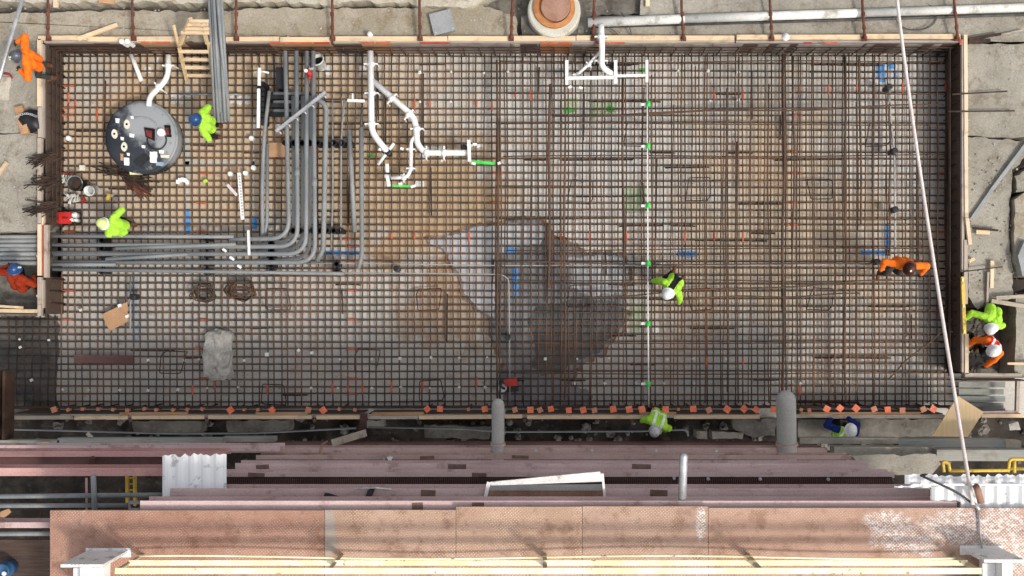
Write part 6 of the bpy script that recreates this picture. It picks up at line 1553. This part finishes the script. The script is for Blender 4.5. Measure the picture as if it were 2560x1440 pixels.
KS = 0.96   # size against a 1.8 m man in bulky clothes
def person(hat_px, zg, face, label, group, bend, head_bend, pelvis_z, handL, handR, footL, footR, mats, stripes=None, hat='hat_white', brim=None, sticker=None, elbow_out=.8, slim=1.0):
    """face: picture direction the person looks along; hands/feet in the person's own frame (x right, y ahead, z up)"""
    th = math.radians(bend); hb = math.radians(head_bend)
    u = Vector((0, math.sin(th), math.cos(th))); fwd = Vector((0, math.cos(th), -math.sin(th)))
    pel = Vector((0, 0, pelvis_z))
    chest = pel + u * .30; neck = pel + u * .50
    hu = Vector((0, math.sin(hb), math.cos(hb)))
    head = neck + u * .02 + hu * .115
    caps = []   # a, b, ra, rb, tag
    X = Vector((1, 0, 0))
    J, Pn = 'jacket', 'pants'
    for s in (-1, 1):
        caps.append((pel + X * s * .085, pel + X * s * .08 + u * .12, (.128), .128, 'torso'))
        caps.append((pel + X * s * .075 + u * .12, chest + X * s * .095 * slim, .130 * slim, .145 * slim, 'torso'))
        caps.append((chest + X * s * .09, neck - u * .07 + X * s * .12 * slim, .145 * slim, .105 * slim, 'torso'))
    caps.append((neck - u * .03, head, .055, .06, 'skin'))
    caps.append((neck - u * .06, neck + u * .025 + hu * .02, .10, .082, 'torso'))
    caps.append((head - hu * .02, head + hu * .05, .082, .088, 'hair'))
    hf = Vector((0, math.cos(hb), -math.sin(hb)))
    caps.append((head + hf * .045 - hu * .07, head + hf * .05 + hu * .02, .058, .066, 'skin'))
    caps.append((head + hf * .105 - hu * .02, head + hf * .125 - hu * .045, .011, .015, 'skin'))       # nose
    for s in (-1, 1):
        caps.append((head + hf * .098 + X * s * .033 + hu * .002, head + hf * .103 + X * s * .033, .012, .012, 'hair'))   # eyes
        caps.append((head + X * s * .088 - hu * .02, head + X * s * .09 + hu * .015, .014, .016, 'skin'))                  # ears
    caps.append((head + hf * .104 - hu * .078 - X * .018, head + hf * .104 - hu * .078 + X * .018, .008, .008, 'lip'))     # mouth
    for s, hand in ((-1, handL), (1, handR)):
        sh = neck - u * .08 + X * s * .205
        el, wr = ik(sh, hand, .29, .26, Vector((s * elbow_out, -.5, .2)) - fwd * .2)
        caps.append((sh, el, .092, .078, 'sleeve')); caps.append((el, wr, .078, .055, 'sleeve'))
        d = (wr - el).normalized(); side = Vector((0, 0, 1)).cross(d)
        side = side.normalized() if side.length > .05 else X.copy()
        nrm = d.cross(side)
        palm = wr + d * .085
        caps.append((wr + d * .02, palm, .034, .036, 'glove')); caps.append((wr + d * .03 + side * .018, palm + side * .022, .026, .024, 'glove')); caps.append((wr + d * .03 - side * .018, palm - side * .022, .026, .024, 'glove'))
        for k, ln in enumerate((.062, .072, .068, .052)):
            b0 = palm + side * (.036 - .024 * k) + d * .01
            k1 = b0 + d * ln * .55 - nrm * .012; k2 = k1 + (d * .6 - nrm * .8).normalized() * ln * .6
            caps.append((b0, k1, .0125, .0115, 'glove')); caps.append((k1, k2, .0115, .010, 'glove'))
        tb = wr + d * .045 + side * s * -.036
        caps.append((tb, tb + (d * .6 - side * s * .8).normalized() * .05, .0145, .0125, 'glove'))
    for s, foot in ((-1, footL), (1, footR)):
        hip = pel + X * s * .095 - u * .02
        ank = Vector((foot[0], foot[1], foot[2] if len(foot) > 2 else .09))
        kn, an = ik(hip, ank, .43, .42, Vector((s * .25, 1, .1)))
        caps.append((hip, kn, .098, .068, Pn)); caps.append((kn, an, .066, .052, Pn))
        toe = Vector((s * .12, 1, 0)).normalized() if an.z < .3 else Vector((s * .1, .3, -1)).normalized()
        if len(foot) > 3: toe = Vector((s * .1, -.9, -.25)).normalized()
        caps.append((an - toe * .04 + Vector((0, 0, -.035)), an + toe * .14 + Vector((0, 0, -.05)), .048, .042, 'boot'))
        caps.append((an + Vector((0, 0, .05)), an, .058, .055, 'boot'))
    mb = MB()
    for a, b, ra, rb, tg in caps: capsule(mb, a, b, ra, rb)
    me0 = bpy.data.meshes.new('tmp'); me0.from_pydata([tuple(v) for v in mb.v], [], mb.f)
    tmp = bpy.data.objects.new('tmp', me0); sc.collection.objects.link(tmp)
    md = tmp.modifiers.new('r', 'REMESH'); md.mode = 'VOXEL'; md.voxel_size = .0095; md.use_smooth_shade = True
    ms = tmp.modifiers.new('s', 'SMOOTH'); ms.iterations = 3; ms.factor = .5
    dg = bpy.context.evaluated_depsgraph_get()
    me = bpy.data.meshes.new_from_object(tmp.evaluated_get(dg))
    bpy.data.objects.remove(tmp); bpy.data.meshes.remove(me0)
    nv = len(me.vertices)
    co = np.empty(nv * 3); me.vertices.foreach_get('co', co); co = co.reshape(-1, 3)
    def assign(p):
        best = np.full(len(p), 9.0); idx = np.zeros(len(p), int)
        for i, (a, b, ra, rb, tg) in enumerate(caps):
            a = np.array(a); b = np.array(b); d = b - a; L = d @ d + 1e-9
            t = np.clip((p - a) @ d / L, 0, 1)
            dist = np.linalg.norm(p - a - t[:, None] * d, axis=1) - (ra + (rb - ra) * t)
            m = dist < best; best[m] = dist[m]; idx[m] = i
        return idx
    tags = [c[4] for c in caps]
    vi = assign(co)
    # folds in the cloth
    cl = np.array([t in ('torso', 'sleeve', 'pants') for t in tags])[vi]
    no = np.empty(nv * 3); me.vertices.foreach_get('normal', no); no = no.reshape(-1, 3)
    seed = hat_px[0] * .37
    dsp = np.array([noise.fractal(Vector((p[0] * 14 + seed, p[1] * 14, p[2] * 6)), 1.0, 2.0, 3) if c else 0 for p, c in zip(co, cl)])
    co2 = (co + no * (dsp * .009)[:, None]) * KS
    order = ['torso', 'sleeve', 'pants', 'boot', 'skin', 'hair', 'glove', 'stripe', 'lip']
    mset = {'boot': 'boot', 'skin': 'skin', 'hair': 'hair', 'glove': 'glove', 'stripe': 'reflect', 'lip': 'dark_red', 'pants': 'black_cloth'}
    mset.update(mats)
    nf = len(me.polygons)
    fc = np.empty(nf * 3); me.polygons.foreach_get('center', fc); fc = fc.reshape(-1, 3)
    fi = assign(fc)
    ftag = np.array([order.index(t) for t in tags])[fi]
    if stripes == 'centre':
        sU = (fc - np.array(pel)) @ np.array(u)
        ftag[(ftag == 0) & (np.abs(fc[:, 0] - .02) < .075 + .25 * np.clip(.18 - sU, 0, .2))] = order.index('stripe')
    elif stripes:
        sU = (fc - np.array(pel)) @ np.array(u); ax = np.abs(fc[:, 0])
        tor = ftag == 0
        m = tor & (((sU > .10) & (sU < .155)) | ((ax > .075) & (ax < .13) & (sU > .155)))
        ftag[m] = order.index('stripe')
    # move into the place
    ang = math.atan2(-face[1], face[0]) - math.pi / 2
    Rm = Matrix.Rotation(ang, 3, 'Z')
    hat_c = (head + hu * .085) * KS
    w = P(hat_px[0], hat_px[1], zg + hat_c.z)
    off = Rm @ Vector((hat_c.x, hat_c.y, 0))
    base = Vector((w.x - off.x, w.y - off.y, zg))
    co2 = co2 @ np.array(Rm).T + np.array(base)
    me.vertices.foreach_set('co', co2.ravel())
    me.materials.clear()
    me.polygons.foreach_set('material_index', ftag.astype(np.int32))
    root = thing('person', base, label, 'person', group)
    finish('body', me, [MAT[mset[k]] for k in order], root, smooth=True)
    # hard hat
    hx = X; hy = hf; hz = hu
    H3 = Rm @ Matrix((hx, hy, hz)).transposed()
    hc = base + Rm @ hat_c
    dome = [(.138, -.055), (.140, -.03), (.132, .02), (.108, .065), (.070, .092), (.028, .104), (.005, .106)]
    S3 = H3 @ Matrix(((.86, 0, 0), (0, 1.02, 0), (0, 0, .96)))
    hat_o = obj('hard_hat', MB().lathe(dome, hc, 28, S3), MAT[hat], root, smooth=True)
    bm_ = MB().lathe([(.135, -.06), (.172, -.066), (.172, -.056), (.138, -.045)], hc, 28, S3)
    obj('brim', bm_, MAT[brim or hat], hat_o, smooth=True)
    rid = MB()
    for s in (-.035, 0, .035):
        rid.tube([hc + S3 @ Vector((s, .12 * math.cos(a), -.03 + .135 * math.sin(a) * (1 - abs(s) * 2))) for a in [math.pi * (k + .6) / 9 for k in range(8)]], .009, 5)
    obj('ridge', rid, MAT[hat], hat_o, smooth=True)
    if sticker:
        for (sx, sy) in sticker:
            z = .104 - 3.4 * (sx * sx + sy * sy)
            obj('sticker', MB().lathe([(.026, 0), (.026, .008), (.005, .010)], hc + S3 @ Vector((sx, sy, z)), 12, S3), MAT['sticker'], hat_o)
    return root

LIME = dict(torso='hi_lime', sleeve='hi_lime'); ORG = dict(torso='hi_orange', sleeve='hi_orange')
# top left, holding the pole
person((37, 139), GZ, (-1, .15), 'worker in bright orange holding a long grey pole at the top left', 'workers', 6, 30, .86, (-.20, .30, 1.08), (.44, .24, 1.15), (-.16, .06), (.16, .12), dict(ORG, pants='dark_cloth'), hat='hat_dark', sticker=((-.05, .02), (-.03, .07), (-.07, .10)))
# blue hat by the bundle
person((485, 298), .06, (-1, .05), 'worker in lime jacket and dark blue hard hat beside the black tank', 'workers', 6, 28, .90, (-.32, .12, .84), (.32, .08, .86), (-.14, .10), (.14, .06), dict(LIME), hat='hat_blue')
# lime hat, stooping
person((254, 558), .06, (-1, -.30), 'stooping worker in lime shirt and lime hard hat above the left-running conduits', 'workers', 16, 26, .56, (-.18, .46, .40), (.36, .22, .58), (-.14, .05), (.15, .0), dict(LIME), hat='hat_lime', brim='hat_white')
# orange, darkened as in shade, at the left edge
person((36, 670), .14, (.40, -.92), 'worker in shaded orange with blue hard hat at the left edge below the conduits', 'workers', 38, 44, .56, (-.36, .36, .74), (.20, .34, .50), (-.16, .05), (.20, .0), dict(torso='hi_orange_shaded', sleeve='hi_orange_shaded'), hat='hat_blue', sticker=((.11, .02), (.13, .05)))
# lime, kneeling in the middle
person((1668, 737), TU + .02, (-.62, .78), 'worker in lime sleeves and black vest bent over the bars beside the thin white pipe', 'workers', 36, 50, .56, (-.40, .36, .40), (.40, .34, .40), (-.13, -.10, .10, 1), (.15, -.18, .10, 1), dict(torso='hi_lime', sleeve='hi_lime', stripe='black_cloth'), stripes='centre', hat='hat_white', elbow_out=2.5, slim=.95)
# orange, right part of the mat
person((2276, 673), TU + .02, (-.10, 1), 'worker in orange with arms spread, crossed by the pink rope', 'workers', 14, 26, .84, (-.46, .24, 1.02), (.48, .24, 1.0), (-.06, .10), (.20, .26), dict(ORG, pants='dark_cloth'), hat='hat_brown', sticker=((.02, .0),), elbow_out=2.4)
# two in the ditch on the right
person((2477, 825), -.02, (-.52, .86), 'worker in lime with white hard hat reaching for the right formwork', 'workers', 48, 54, .84, (-.26, .30, .66), (.48, .56, .84), (-.15, .05), (.16, .0), dict(LIME), hat='hat_white')
person((2484, 880), -.02, (-.72, .70), 'worker in red vest with white bands and orange sleeves in the ditch', 'workers', 24, 38, .84, (-.36, .50, .76), (.30, .46, .80), (-.16, .05), (.16, .0), dict(torso='red_vest', sleeve='hi_orange', stripe='white_cloth'), stripes=True, hat='hat_white')
# behind the lower formwork
person((1637, 1081), -.05, (-.42, .90), 'worker in lime vest with white bands bent over the lower formwork', 'workers', 30, 46, .98, (-.32, .30, .85), (.30, .36, .70), (-.14, -.02), (.15, -.06), dict(torso='hi_lime', sleeve='hi_lime', stripe='white_cloth'), stripes=True, hat='hat_grey')
person((2130, 1074), .15, (.35, -.94), 'worker in blue shirt and lime vest crouching behind the lower formwork', 'workers', 18, 24, .44, (-.40, .34, .66), (-.05, .46, .72), (-.15, .22), (.18, .18), dict(torso='hi_lime', sleeve='navy', stripe='reflect', glove='skin'), stripes=True, hat='hat_white')
